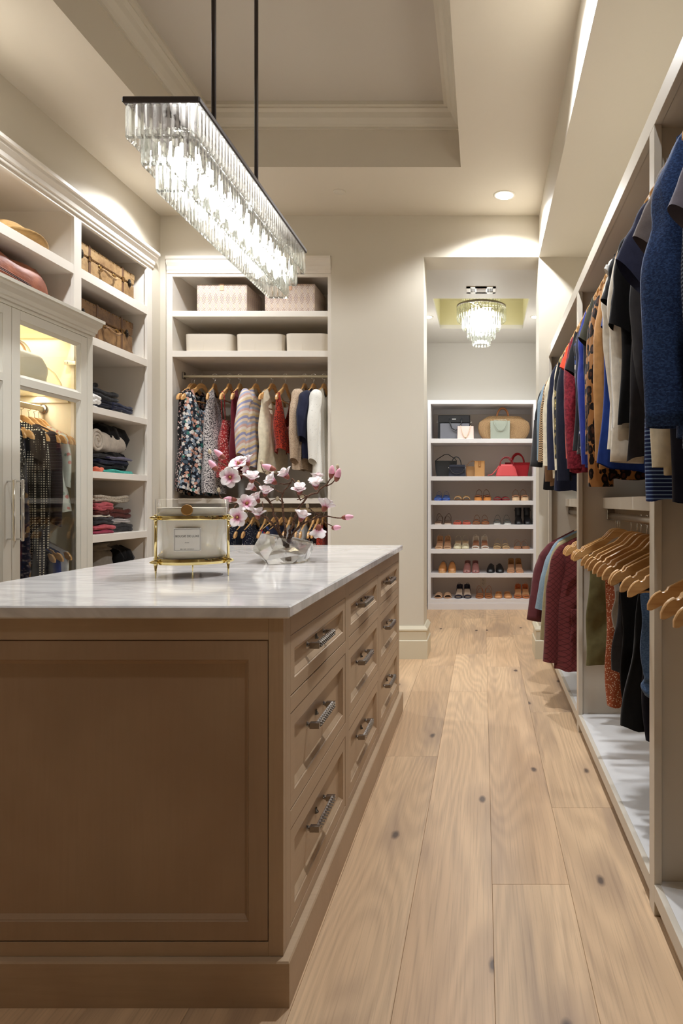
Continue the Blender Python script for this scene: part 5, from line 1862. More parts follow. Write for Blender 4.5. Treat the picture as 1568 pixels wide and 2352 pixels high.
def darker_leather():
    t = NT('darker_worn_leather', 0.5, 0, 0.4)
    n = t.noise(scale=8.0, detail=6, rough=0.65)
    f = t.noise(scale=60.0, detail=4)
    c = t.mix(t.step(n, 0.32, 0.68), srgb(82, 56, 33), srgb(148, 112, 70))
    c = t.mix(t.math('MULTIPLY', t.step(f, 0.55, 0.75), 0.6), c, srgb(74, 50, 30))
    t.bump(f, 0.25, 0.003)
    return t.color(c)


SUIT2 = M('darker_worn_leather', darker_leather)
STRAPL = plain('dark_strap_leather', srgb(92, 62, 38), 0.5)


def suitcase(label, x, y0, y1, z, h, mat, straps, latches, handle_y):
    t = thing('suitcase', label, 'suitcase', (x, (y0 + y1) / 2, z), 'vintage suitcases')
    L = y1 - y0
    D = 0.42
    hl = h * 0.62
    obj('case', MB().box(-D, 0, -L / 2, L / 2, 0.001, hl - 0.0015, 0.008), mat, t, local=True)
    obj('lid', MB().box(-D, 0.001, -L / 2 - 0.001, L / 2 + 0.001, hl + 0.0015, h, 0.008), mat, t, local=True)
    for s in (-1, 1):
        for zz in (0.0, h - 0.045):
            obj('corner', MB().box(-0.045, 0.0035, s * (L / 2 - 0.022) - 0.024, s * (L / 2 - 0.022) + 0.0245, zz + 0.0005, zz + 0.046, 0.006), mat, t, local=True)
    rv = MB()
    for k in range(int(L / 0.045)):
        for zz in (0.012, h - 0.012):
            rv.ball((0.003, -L / 2 + 0.03 + k * 0.045, zz), 0.0035, 6, 4)
    o = obj('rivets', rv, OLDBRASS, t, True, local=True)
    o['kind'] = 'stuff'
    for yy in straps:
        s = obj('strap', MB().box(-D * 0.5, 0.0035, yy - 0.012, yy + 0.012, 0.001, h + 0.003, 0.002), STRAPL, t, local=True)
        b = MB().tube([(0.007, yy - 0.014, hl - 0.014), (0.007, yy + 0.014, hl - 0.014), (0.007, yy + 0.014, hl + 0.014), (0.007, yy - 0.014, hl + 0.014), (0.007, yy - 0.014, hl - 0.014)], 0.0025, 6)
        link('buckle', b.mesh('buckle'), OLDBRASS, s)
    for yy in latches:
        m = MB().lathe([(0.019, 0), (0.019, 0.004), (0.012, 0.007), (0.002, 0.009)], (0, 0, 0), 14, True, True, 1.0, 1.5)
        m.xf(Matrix.Translation((0.002, yy, hl)) @ Matrix.Rotation(PI / 2, 4, 'Y') @ Matrix.Rotation(PI / 2, 4, 'Z'))
        m.box(0.006, 0.013, yy - 0.006, yy + 0.006, hl - 0.022, hl + 0.012, 0.002)
        obj('latch', m, plain('dark_latch', srgb(52, 46, 40), 0.35, 0.9), t, 40, local=True)
    hy = handle_y
    hd = obj('handle', MB().tube([(0.008, hy - 0.085, hl - 0.03), (0.030, hy - 0.075, hl - 0.034), (0.036, hy - 0.04, hl - 0.052), (0.038, hy, hl - 0.056), (0.036, hy + 0.04, hl - 0.052), (0.030, hy + 0.075, hl - 0.034), (0.008, hy + 0.085, hl - 0.03)], [0.006, 0.009, 0.012, 0.013, 0.012, 0.009, 0.006], 10, flat=0.7), mat, t, True, local=True)
    for s in (-1, 1):
        rg = MB()
        rg.tube(arc((0.012, hy + s * 0.085, hl - 0.03), 0.012, 0.014, 0, 2 * PI, 12, PI / 2), 0.0026, 6)
        rg.box(0.001, 0.006, hy + s * 0.085 - 0.016, hy + s * 0.085 + 0.016, hl - 0.018, hl - 0.004, 0.002)
        link('handle_ring', rg.mesh('handle_ring', 40), OLDBRASS, hd)
    return t


suitcase('pale worn vintage suitcase with two straps on the upper cubby shelf', -2.50, 4.18, 4.895, 2.592, 0.211, SUIT, (-0.20, 0.20), (-0.29, 0.285), 0.0)
suitcase('darker brown vintage suitcase on the cubby shelf below the pale one', -2.51, 4.19, 4.895, 2.208, 0.25, SUIT2, (-0.10, 0.20), (-0.26, 0.265), 0.05)

# ---- felt hat
FELT = fabric('hatfelt', srgb(196, 158, 104), 0.95, 300)
t = thing('hat', 'tan felt hat with a curled brim on the upper shelf', 'hat', (-2.60, 3.74, 2.5902))
R1, R2 = 0.105, 0.195
rings = []
for r, z in ((0.001, 0.118), (0.03, 0.116), (0.06, 0.112), (0.085, 0.098), (0.100, 0.070), (0.104, 0.035), (0.106, 0.016), (0.125, 0.010), (0.16, 0.010), (R2, 0.022), (R2 + 0.002, 0.019), (0.16, 0.006), (0.125, 0.005), (0.10, 0.012)):
    ring = []
    for k in range(40):
        a = 2 * PI * k / 40
        zz = z
        if r > 0.14:
            zz += 0.018 * math.cos(2 * a + 0.4) * (r - 0.12) / 0.07 + 0.012
        if z > 0.1:
            zz -= 0.018 * max(0, 1 - r / 0.06) * abs(math.cos(a))
        ring.append(Vector((r * math.cos(a) * 0.9, r * math.sin(a) * 1.08, max(zz, 0.0005))))
    rings.append(ring)
link('crown_and_brim', MB().loft(rings, True, True, False).mesh('crown_and_brim', True), FELT, t)
link('hat_band', MB().lathe([(0.1065, 0.016), (0.1075, 0.017), (0.106, 0.036), (0.105, 0.036)], (0, 0, 0), 40, False, False, 0.9, 1.08).mesh('hat_band', True), plain('hat_band', srgb(150, 112, 70), 0.8), t)

# ---- brown leather duffel


def duffel_leather():
    t = NT('duffel_leather', 0.5, 0, 0.35)
    n = t.noise(scale=7.0, detail=4)
    f = t.noise(t.vec((1, 0.5, 1)), 30.0, 4)
    t.bump(f, 0.5, 0.006)
    return t.color(t.mix(t.step(n, 0.35, 0.68), srgb(122, 64, 40), srgb(168, 98, 64)))


DUF = M('duffel_leather', duffel_leather)
t = thing('duffel_bag', 'soft russet brown leather duffel bag lying above the glass cabinet', 'bag', (-2.63, 3.58, 2.206))
rings = []
for k in range(25):
    s = k / 24
    y = -0.42 + 0.84 * s
    e = min(1.0, (1 - abs(2 * s - 1) ** 5) ** 0.5 + 0.03)
    ht = 0.315 - 0.03 * s - 0.05 * max(0, s - 0.8) / 0.2 + 0.012 * math.sin(9 * s)
    ring = []
    for i in range(24):
        a = 2 * PI * i / 24
        x = 0.17 * e * sgnpow(math.cos(a), 0.7) + 0.008 * math.sin(11 * s + 3 * a)
        z = ht / 2 + ht / 2 * e * sgnpow(math.sin(a), 0.7) + 0.006 * math.sin(17 * s + 2 * a)
        ring.append(Vector((x, y, max(z, 0.0005))))
    rings.append(ring)
link('body', MB().loft(rings, True, True, True).mesh('body', True), DUF, t)
zp = MB()
for off in (-0.008, 0.008):
    zp.tube([(0.172 + 0.006 * math.sin(5 * s), -0.36 + 0.74 * s, 0.175 - 0.045 * s + off) for s in [i / 20 for i in range(21)]], 0.004, 6)
link('piping', zp.mesh('piping', True), DUF, t)
link('zip', MB().tube([(0.174 + 0.004 * math.sin(5 * s), -0.36 + 0.74 * s, 0.175 - 0.045 * s) for s in [i / 20 for i in range(21)]], 0.0035, 6).mesh('zip', True), plain('dark_zip', srgb(60, 34, 26), 0.5), t)
link('strap_end', MB().tube([(0.02, 0.24, 0.292), (0.05, 0.275, 0.300), (0.075, 0.31, 0.292), (0.09, 0.34, 0.265)], [0.012, 0.014, 0.013, 0.010], 8, flat=0.35).mesh('strap_end', True), plain('strap_dark', srgb(60, 40, 30), 0.5), t)

# ---- cream handbag in the lit top of the cabinet
CRM = plain('cream_leather', srgb(238, 230, 208), 0.42)
t = thing('handbag', 'cream leather handbag with looped strap in the lit cabinet top', 'handbag', (-2.50, 3.68, 1.8365))
link('body', rbox(0.15, 0.36, 0.150, 0.07, 6, 0.12, 3, 0.002, 0.18).mesh('body', True), CRM, t)
link('handle', MB().tube(arc((0, 0.0, 0.135), 0.095, 0.075, 0, PI, 16, PI / 2), 0.0075, 8).mesh('handle', True), CRM, t)
link('handle', MB().tube(arc((0.03, -0.06, 0.135), 0.070, 0.060, 0, PI, 16, PI / 2), 0.006, 8).mesh('handle', True), plain('tan_handle', srgb(206, 160, 120), 0.5), t)
link('ring', MB().tube(arc((0.0, 0.182, 0.115), 0.010, 0.010, 0, 2 * PI, 12, PI / 2), 0.002, 6).mesh('ring', True), BRASS, t)
link('strap', MB().tube([(0.0, 0.185, 0.113), (0.01, 0.22, 0.108), (0.02, 0.27, 0.085), (0.03, 0.315, 0.03), (0.03, 0.32, 0.012), (0.02, 0.29, 0.010), (-0.05, 0.30, 0.03), (-0.12, 0.34, 0.075), (-0.20, 0.365, 0.10)], 0.0085, 8, flat=0.25).mesh('strap', True), CRM, t)

# ---- folded clothes in the cubbies (x out of the cubby, y along it)
GF = 'folded clothes in the side wall cubbies'


def folded(label, mat, y0, y1, z, h, x=-2.515, dep=0.36, seed=1, fold=True, name='folded_garment', droop=0.06, puff=0.10):
    t = thing(name, label, 'clothing', (x - dep / 2, (y0 + y1) / 2, z), GF)
    g = (0.34, 0.66) if fold else ()
    link('cloth', rbox(dep, y1 - y0, h, min(h * 0.8, 0.05), 5, puff, seed, 0.004, 0.03, g, 12, droop).mesh('cloth', True), FB[mat], t)
    # the doubled edge that faces the room
    rr = random.Random(seed)
    n = 2 if h > 0.04 else 1
    for k in range(n):
        zc = h * (0.25 + 0.5 * k / max(1, n - 1)) if n > 1 else h * 0.5
        P = [Vector((dep / 2 - 0.006 + 0.006 * math.sin(4 * s + seed), (y0 - y1) / 2 * 0.92 + (y1 - y0) * 0.92 * s, zc + 0.006 * math.sin(7 * s + seed + k))) for s in [i / 12 for i in range(13)]]
        link('fold_edge', MB().tube(P, [h * (0.30 if n > 1 else 0.42) * (0.85 + 0.3 * rr.random()) for _ in P], 8, flat=0.9).mesh('fold_edge', True), FB[mat], t)
    return t


# shelf 1.777
folded('white folded tee at the bottom of the upper cubby pile', 'white', 4.34, 4.86, 1.7772, 0.028, seed=21, fold=False)
folded('white crumpled sock bundle beside the glass cabinet in the upper cubby', 'white', 4.30, 4.40, 1.806, 0.055, -2.47, 0.14, 22, False)
folded('dark aubergine folded jumper under the black hoodie', 'deepnavy', 4.36, 4.76, 1.806, 0.050, seed=23)
folded('navy folded jeans sliding off the upper cubby pile', 'navy', 4.60, 4.88, 1.806, 0.045, -2.505, 0.36, 24)
folded('black hoodie heaped on top of the upper cubby pile', 'black', 4.32, 4.72, 1.857, 0.062, seed=25, droop=0.25)
folded('rolled black hood on the very top of the pile', 'black_matte', 4.33, 4.46, 1.918, 0.035, seed=26, fold=False)
# shelf 1.37
folded('teal folded top at the bottom of the second cubby pile', 'teal', 4.50, 4.86, 1.3702, 0.026, -2.49, seed=31, fold=False)
folded('coral folded tee next to the glass cabinet in the second cubby', 'coral', 4.36, 4.48, 1.3702, 0.034, -2.485, seed=32, fold=False)
folded('black folded trousers on the teal top', 'black', 4.40, 4.80, 1.397, 0.032, seed=33)
folded('navy folded sweater in the second cubby', 'navy', 4.44, 4.84, 1.430, 0.036, seed=34)
folded('purple striped folded top in the second cubby', 'stripepurple', 4.58, 4.86, 1.467, 0.020, -2.50, seed=35, fold=False)
folded('charcoal folded sweater beneath the cream fleece', 'charcoal', 4.36, 4.78, 1.467, 0.030, -2.53, seed=36)
t = thing('fleece_blanket', 'thick cream fleece rolled up on top of the second cubby pile', 'blanket', (-2.70, 4.58, 1.498), GF)
rings = []
for k in range(17):
    s = k / 16
    ring = []
    for i in range(28):
        a = 2 * PI * i / 28
        e = 1 - 0.22 * max(0, (s - 0.6) / 0.4) ** 2 - 0.04 * math.sin(6 * s)
        ring.append(Vector((0.17 * e * sgnpow(math.cos(a), 0.8) + 0.005 * math.sin(9 * s + 5 * a), -0.20 + 0.53 * s, 0.085 + 0.085 * e * sgnpow(math.sin(a), 0.75) - 0.0)))
    rings.append(ring)
link('cloth', MB().loft(rings, True, True, True).mesh('cloth', True), FB['fleece'], t)
# the rolled end that shows its turns
m = MB()
P = []
for i in range(60):
    a = i / 59 * 5.2 * PI
    r = 0.016 + 0.060 * i / 59
    P.append(Vector((0.165, -0.10 + r * math.cos(a), 0.082 + r * math.sin(a))))
link('roll', m.tube(P, 0.011, 8, flat=1.2).mesh('roll', True), FB['fleece'], t)
folded('soft black bulk filling the dark opening at the back of the second cubby', 'black_matte', 4.64, 4.905, 1.3705, 0.33, -2.63, 0.30, 37, False, puff=0.06)  # black bulk stands in for the dark opening at this cubby's back
# shelf 0.969
folded('rose red folded tee at the bottom near the glass cabinet', 'pinkred', 4.36, 4.58, 0.9695, 0.024, -2.48, 0.34, 41, False)
folded('rose folded jumper above the rose red tee', 'rose', 4.36, 4.60, 0.994, 0.038, -2.48, 0.34, 42)
folded('dark grey folded jumper in the middle of the front pile', 'charcoal', 4.36, 4.58, 1.033, 0.045, -2.48, 0.34, 43)
folded('white folded tee over the dark grey jumper', 'ivory', 4.36, 4.56, 1.079, 0.012, -2.48, 0.34, 44, False)
folded('maroon folded knit under the pink jumper', 'maroon', 4.36, 4.54, 1.092, 0.030, -2.48, 0.34, 45)
folded('pink folded jumper on top of the front pile', 'rose', 4.36, 4.58, 1.122, 0.050, -2.48, 0.34, 46)
folded('charcoal folded sweatshirt at the bottom of the rear pile', 'charcoal', 4.62, 4.92, 0.9695, 0.055, -2.53, 0.36, 47)
folded('white and black striped folded top in the rear pile', 'bretton', 4.58, 4.88, 1.025, 0.040, -2.53, 0.36, 48)
folded('brown maroon folded jumper in the rear pile', 'maroon', 4.60, 4.89, 1.066, 0.060, -2.53, 0.36, 49)
folded('cream tweed folded cardigan on top of the rear pile', 'creamtweed', 4.44, 4.89, 1.176, 0.042, -2.53, 0.38, 50)
# shelf 0.56
t = thing('cloth_bag', 'slouching grey cloth bag standing in the lowest visible cubby', 'bag', (-2.68, 4.66, 0.5602), GF)
link('body', rbox(0.26, 0.26, 0.29, 0.09, 6, 0.18, 9, 0.006, 0.10, (0.75,), 14).mesh('body', True), FB['greycloth'], t)
link('gathered_top', rbox(0.20, 0.20, 0.05, 0.07, 6, 0.1, 11, 0.008).xf(Matrix.Translation((0, 0, 0.278))).mesh('gathered_top', True), FB['greycloth'], t)
folded('soft black bulk filling the dark opening behind the grey cloth bag', 'black_matte', 4.78, 4.91, 0.5605, 0.30, -2.60, 0.34, 61, False, puff=0.05)  # another black bulk in place of a dark cubby opening
folded('beige folded throw in front of the grey cloth bag', 'fleece', 4.32, 4.78, 0.5602, 0.085, -2.455, 0.09, 62, False)

# ---- patterned storage boxes


def leaf_pattern():
    t = NT('leaf_pattern', 0.7, 0, 0.3)
    sp = t.n('SeparateXYZ')
    t.inp(sp, 0, t.co())
    u = t.math('ADD', sp.outputs[0], sp.outputs[1])
    z = sp.outputs[2]
    # rows of pointed leaf shapes: cosine waves across and up the box, hatched one way inside, the other way between
    v = t.math('ADD', t.math('COSINE', t.math('MULTIPLY', u, 2 * PI / 0.046)), t.math('COSINE', t.math('MULTIPLY', z, 2 * PI / 0.112)))
    hat = lambda k: t.math('MULTIPLY_ADD', t.math('SINE', t.math('MULTIPLY', t.math('ADD', t.math('MULTIPLY', u, k), z), 2 * PI / 0.0115)), 0.5, 0.5)
    c1 = t.mix(t.step(hat(0.8), 0.4, 0.65), srgb(150, 120, 102), srgb(212, 202, 196))
    c2 = t.mix(t.step(hat(-0.8), 0.3, 0.55), srgb(176, 150, 130), srgb(216, 207, 200))
    c = t.mix(t.step(v, -0.03, 0.03), c2, c1)
    return t.color(t.mix(t.step(t.math('ABSOLUTE', v), 0.22, 0.10), c, srgb(206, 188, 164)))


LEAFP = M('leaf_pattern', leaf_pattern)


def pattern_box(label, pxa, pxb, pytop):
    d = 5.22
    xa, xb = wx(pxa, d), wx(pxb, d)
    zt = wz(pytop, d)
    t = thing('storage_box', label, 'box', ((xa + xb) / 2, d, 2.6203), 'patterned storage boxes')
    obj('box', MB().box(xa, xb, d, d + 0.36, 2.6204, zt, 0.003), LEAFP, t)
    xm = xa + (xb - xa) * 0.5
    obj('pull_tab', MB().box(xm - 0.016, xm + 0.016, d - 0.004, d - 0.0005, zt - 0.048, zt + 0.003, 0.0012).box(xm - 0.016, xm + 0.016, d - 0.004, d + 0.05, zt + 0.0005, zt + 0.003, 0.0008), plain('tan_tab', srgb(206, 164, 134), 0.5), t)
    return t


pattern_box('leaf patterned storage box with tan tab on the top closet shelf', 452, 567, 653)
pattern_box('leaf patterned storage box partly behind the chandelier tip', 608, 723, 652)

# ---- cream bins
BIN = plain('cream_bin', srgb(208, 199, 184), 0.5)


def make_bin(label, pxa, pxb, pytop):
    d = 5.20
    xa, xb = wx(pxa, d), wx(pxb, d)
    h = wz(pytop, d) - 2.318
    w = xb - xa
    t = thing('storage_bin', label, 'bin', ((xa + xb) / 2, d + 0.17, 2.3182), 'cream storage bins')
    link('bin', rbox(w, 0.34, h, 0.05, 7, 0.0, 0, 0.0, -0.02, (), 4).mesh('bin', 40), BIN, t)
    for s in (-1, 1):
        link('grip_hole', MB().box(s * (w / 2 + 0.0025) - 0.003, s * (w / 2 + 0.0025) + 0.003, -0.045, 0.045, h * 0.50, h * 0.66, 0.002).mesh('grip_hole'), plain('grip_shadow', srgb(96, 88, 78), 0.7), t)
    link('seam', MB().box(-w * 0.09, -w * 0.085, -0.172, -0.1695, 0.004, h - 0.004).mesh('seam'), plain('cream_bin_seam', srgb(206, 196, 178), 0.5), t)


make_bin('cream rounded storage bin at the wall end of the closet shelf', 423, 532, 767)
make_bin('cream rounded storage bin in the middle of the closet shelf', 541, 649, 767)
make_bin('cream rounded storage bin at the doorway end of the closet shelf', 655, 752, 766)
# ------------------------------------------------------------------ handbags on the shoe shelves
SD = 7.56           # depth at which the bags stand
KB = SD / F
sx_ = lambda c: wx(970 + c / 5.6, SD)
GB_ = 'handbags on the shoe shelves'


def hbag(label, ca, cb, ztop_c, shelf, top_c0=910):
    """Root and box of a handbag from its outline in the photograph: (root, width, height)."""
    xa, xb = sx_(ca), sx_(cb)
    z = SHELF[shelf]
    return thing('handbag', label, 'handbag', ((xa + xb) / 2, SD + 0.07, z + 0.0004), GB_), xb - xa, wz(top_c0 + ztop_c / 5.6, SD) - z


def loft_bag(w0, w1, h, d0, d1, seed=1, nz=8, bulge=0.0, p=0.5):
    rings = []
    for k in range(nz + 1):
        s = k / nz
        w = w0 + (w1 - w0) * s + bulge * math.sin(PI * s)
        d = d0 + (d1 - d0) * s
        rings.append([Vector((w / 2 * sgnpow(math.cos(2 * PI * i / 28), p), d / 2 * sgnpow(math.sin(2 * PI * i / 28), p), h * s)) for i in range(28)])
    return MB().loft(rings, True, True, True)


BLK = plain('black_leather', srgb(24, 25, 28), 0.38)
NVY = plain('navy_leather', srgb(38, 42, 58), 0.4)
t, w, h = hbag('black and grey structured tote behind the pale pink bag', 192, 618, 235, 0)
link('body', loft_bag(w, w * 0.97, h * 0.98, 0.13, 0.10, p=0.22).mesh('body', 40), BLK, t)
link('front_panel', MB().box(-w * 0.42, w * 0.46, -0.069, -0.060, 0.004, h * 0.64, 0.004).mesh('front_panel'), plain('grey_patent', srgb(112, 114, 122), 0.22), t)
link('flap', MB().box(-w * 0.47, w * 0.47, -0.067, -0.050, h * 0.66, h * 0.97, 0.006).mesh('flap'), BLK, t)
link('handle', MB().tube([(-w * 0.13, -0.068, h * 0.84), (-w * 0.12, -0.080, h * 0.66), (-w * 0.06, -0.088, h * 0.44), (w * 0.05, -0.09, h * 0.36), (w * 0.16, -0.088, h * 0.44), (w * 0.22, -0.080, h * 0.66), (w * 0.22, -0.068, h * 0.84)], 0.0065, 8).mesh('handle', True), BLK, t)
link('logo_plate', MB().box(-0.022, 0.022, -0.0685, -0.066, h * 0.80, h * 0.825).mesh('logo_plate'), plain('logo_white', (0.8, 0.8, 0.8), 0.4), t)
for s in (-1, 1):
    link('side_ring', MB().tube(arc((s * w * 0.5, -0.02, h * 0.72), 0.010, 0.012, 0, 2 * PI, 12), 0.0022, 6).mesh('side_ring', True), CHROME, t)
t, w, h = hbag('small pale pink bag with a pearl chain on the top shelf', 447, 660, 388, 0)
t.location.y -= 0.075
PNK = plain('pale_pink_leather', srgb(232, 208, 200), 0.45)
link('body', loft_bag(w, w * 0.96, h, 0.06, 0.05, p=0.2).mesh('body', 40), PNK, t)
ch = MB()
for k in range(25):
    s = k / 24 * 2 - 1
    ch.ball((s * w * 0.30, -0.036, h * (0.14 + 0.86 * s * s)), 0.0052, 7, 5)
o = link('pearl_chain', ch.mesh('pearl_chain', True), plain('pearl', srgb(226, 206, 176), 0.2), t)
o['kind'] = 'stuff'
link('clasp', MB().box(-0.008, 0.008, -0.034, -0.029, h * 0.05, h * 0.16, 0.002).mesh('clasp'), BRASS, t)


def straw():
    t = NT('woven_straw', 0.8, 0, 0.2)
    sp = t.n('SeparateXYZ')
    t.inp(sp, 0, t.co())
    ax = t.math('SUBTRACT', t.math('ABSOLUTE', sp.outputs[0]), 0.085)
    az = t.math('SUBTRACT', sp.outputs[2], 0.10)
    r = t.math('SQRT', t.math('ADD', t.math('MULTIPLY', ax, ax), t.math('MULTIPLY', az, az)))
    rg = t.math('MULTIPLY_ADD', t.math('SINE', t.math('MULTIPLY', r, 620.0)), 0.5, 0.5)
    n = t.noise(scale=150.0, detail=2)
    t.bump(rg, 0.6, 0.004)
    c = t.mix(rg, srgb(136, 106, 74), srgb(176, 146, 108))
    return t.color(t.mix(t.math('MULTIPLY', t.step(n, 0.5, 0.7), 0.5), c, srgb(96, 70, 46)))


STRAW = M('woven_straw', straw)
t, w, h = hbag('big woven straw tote with a round wooden handle', 712, 1386, 250, 0)
rings = []
for k in range(13):
    s = k / 12
    ww = w * (0.76 + 0.24 * math.sin(PI * min(1, s * 1.25 + 0.0) * 0.8) ** 0.7 * 1.0) * (1 if s < 0.75 else 1 - 0.35 * ((s - 0.75) / 0.25) ** 1.3)
    dd = 0.17 * (1 - 0.6 * s)
    rings.append([Vector((ww / 2 * sgnpow(math.cos(2 * PI * i / 32), 0.6), dd / 2 * sgnpow(math.sin(2 * PI * i / 32), 0.7), h * s)) for i in range(32)])
link('body', MB().loft(rings, True, True, True).mesh('body', True), STRAW, t)
for yy in (-0.02, 0.02):
    link('handle', MB().tube(arc((-0.015, yy, h - 0.005), 0.062, 0.095, 0, PI, 16), 0.010, 8).mesh('handle', True), plain('cane', srgb(166, 108, 66), 0.4), t)
t, w, h = hbag('small silvery green see through tote in front of the straw tote', 870, 1124, 322, 0)
t.location.y -= 0.09
SILV = plain('silver_green_pvc', srgb(172, 180, 168), 0.2, 0.25)
link('body', loft_bag(w * 0.97, w, h, 0.05, 0.04, p=0.2).mesh('body', 40), SILV, t)
link('handle', MB().tube([(-w * 0.32, -0.028, h * 1.0), (-w * 0.26, -0.034, h * 0.72), (-w * 0.10, -0.036, h * 0.50), (w * 0.05, -0.036, h * 0.47), (w * 0.20, -0.036, h * 0.56), (w * 0.30, -0.034, h * 0.80), (w * 0.32, -0.028, h * 1.04)], 0.0055, 8, flat=0.5).mesh('handle', True), SILV, t)
link('handle', MB().tube([(-w * 0.34, 0.022, h * 1.0), (-w * 0.30, 0.024, h * 1.05), (w * 0.28, 0.024, h * 1.08), (w * 0.33, 0.022, h * 1.0)], 0.005, 8, flat=0.5).mesh('handle', True), SILV, t)
t, w, h = hbag('black shoulder bag with a thin strap on the second shelf', 155, 440, 828, 1)
link('body', loft_bag(w * 0.84, w, h, 0.10, 0.05, p=0.35, bulge=0.01).mesh('body', 40), BLK, t)
link('strap', MB().tube([(-w * 0.49, 0, h * 0.98), (-w * 0.40, 0, h * 1.10), (-w * 0.06, 0, h * 1.40), (w * 0.10, 0, h * 1.41), (w * 0.42, 0, h * 1.12), (w * 0.49, 0, h * 0.98)], 0.0045, 8).mesh('strap', True), BLK, t)
t, w, h = hbag('small navy ribbed handbag with a curved handle', 338, 556, 884, 1)
t.location.y -= 0.085
link('body', loft_bag(w, w * 0.92, h, 0.07, 0.045, p=0.25).mesh('body', 40), NVY, t)
rb_ = MB()
for k in range(6):
    rb_.box(-w * 0.44, w * 0.44, -0.034 + 0.0016 * k, -0.030, h * (0.30 + 0.1 * k), h * (0.34 + 0.1 * k))
link('ribs', rb_.mesh('ribs'), NVY, t)
link('front_strap', MB().tube([(-w * 0.46, -0.036, h * 0.72), (-w * 0.30, -0.040, h * 0.34), (0, -0.042, h * 0.18), (w * 0.30, -0.040, h * 0.34), (w * 0.46, -0.036, h * 0.72)], 0.004, 8).mesh('front_strap', True), BLK, t)
link('handle', MB().tube(arc((-w * 0.05, 0, h * 0.98), w * 0.28, h * 0.70, 0, PI, 16), 0.0055, 8).mesh('handle', True), BLK, t)
for s in (-1, 1):
    link('stud', MB().ball((s * w * 0.5, -0.02, h * 0.74), 0.006, 8, 6).mesh('stud', True), CHROME, t)
t, w, h = hbag('tan bucket bag with a wide strap beside the navy handbag', 664, 802, 830, 1)
TAN = fabric('tan_weave', None, pat=check(srgb(196, 150, 98), srgb(184, 138, 88), 160))
link('body', loft_bag(w * 0.97, w, h, 0.10, 0.09, p=0.25).mesh('body', 40), TAN, t)
link('front_strap', MB().box(-0.014, 0.014, -0.052, -0.046, h * 0.60, h * 1.0, 0.002).mesh('front_strap'), plain('tan_strap', srgb(166, 114, 66), 0.5), t)
link('stud', MB().ball((0, -0.053, h * 0.70), 0.007, 8, 6).mesh('stud', True), BRASS, t)
link('strap', MB().tube([(-w * 0.46, 0.0, h * 0.98), (-w * 0.62, 0.0, h * 1.02), (-w * 0.95, 0.0, h * 0.92), (-w * 1.22, 0.0, h * 0.66), (-w * 1.25, 0.0, h * 0.30), (-w * 1.22, 0, 0.006)], 0.013, 8, flat=0.25).mesh('strap', True), plain('tan_strap', srgb(150, 106, 64), 0.5), t)
link('side_flap', MB().box(-w * 1.24, -w * 0.50, 0.0, 0.012, 0.001, h * 0.66, 0.002).mesh('side_flap'), plain('tan_flap', srgb(176, 134, 88), 0.6), t)
t, w, h = hbag('red woven tote with a tall arched handle at the end of the shelf', 1060, 1387, 850, 1)


def crochet():
    t = NT('red_crochet', 0.85, 0, 0.2)
    b = t.wave(t.vec((1, 1, 1)), 60.0, 1.5, axis='Z')
    t.bump(b, 0.8, 0.004)
    return t.color(t.mix(b, srgb(138, 26, 34), srgb(176, 44, 50)))


CROC = M('red_crochet', crochet)
link('body', loft_bag(w * 0.80, w, h, 0.10, 0.06, p=0.4).mesh('body', 40), CROC, t)
link('handle', MB().tube(arc((0.0, -0.02, h * 0.96), w * 0.25, h * 0.68, 0, PI, 16), 0.008, 8).mesh('handle', True), CROC, t)
link('handle', MB().tube(arc((0.01, 0.025, h * 0.96), w * 0.24, h * 0.62, 0, PI, 16), 0.008, 8).mesh('handle', True), CROC, t)
t, w, h = hbag('soft coral red slouchy bag leaning against the red woven tote', 938, 1222, 880, 1)
t.location.y -= 0.095
COR = plain('coral_leather', srgb(206, 74, 78), 0.5)
link('body', loft_bag(w, w * 0.62, h, 0.09, 0.04, p=0.55, bulge=0.012).mesh('body', True), COR, t)
DRD = plain('dark_red_leather', srgb(128, 32, 40), 0.45)
link('handle', MB().tube(arc((0.0, -0.02, h * 0.90), w * 0.30, h * 0.72, 0, PI, 16), 0.006, 8).mesh('handle', True), DRD, t)
link('handle', MB().tube(arc((-0.008, 0.02, h * 0.90), w * 0.27, h * 0.66, 0, PI, 16), 0.006, 8).mesh('handle', True), DRD, t)
link('strap', MB().tube([(-w * 0.34, 0, h * 0.9), (-w * 0.44, -0.01, h * 0.62), (-w * 0.66, -0.02, h * 0.16), (-w * 0.86, -0.02, 0.012)], 0.012, 8, flat=0.3).mesh('strap', True), COR, t)

# ------------------------------------------------------------------ shoes: toe towards the room (local -y), sole on z = 0


def outline(s, w, toe=0.5):
    """Half widths (left, right) of a sole at s = 0 (heel) .. 1 (toe)."""
    base = w * (0.62 + 0.38 * math.sin(PI * (0.15 + 0.62 * s)) ** 1.5 - 0.20 * math.exp(-((s - 0.38) / 0.16) ** 2))
    if s > 0.80:
        base *= math.sqrt(max(0.0, 1 - ((s - 0.80) / 0.203) ** (2.2 if toe > 0.4 else 1.3)))
    if s < 0.10:
        base *= math.sqrt(max(0.0, 1 - ((0.10 - s) / 0.105) ** 2))
    return max(base, 0.0015)


def sole_height(s, heel, plat):
    k = min(1, max(0, (0.72 - s) / 0.60))
    return plat + (heel - plat) * (k * k * (3 - 2 * k))


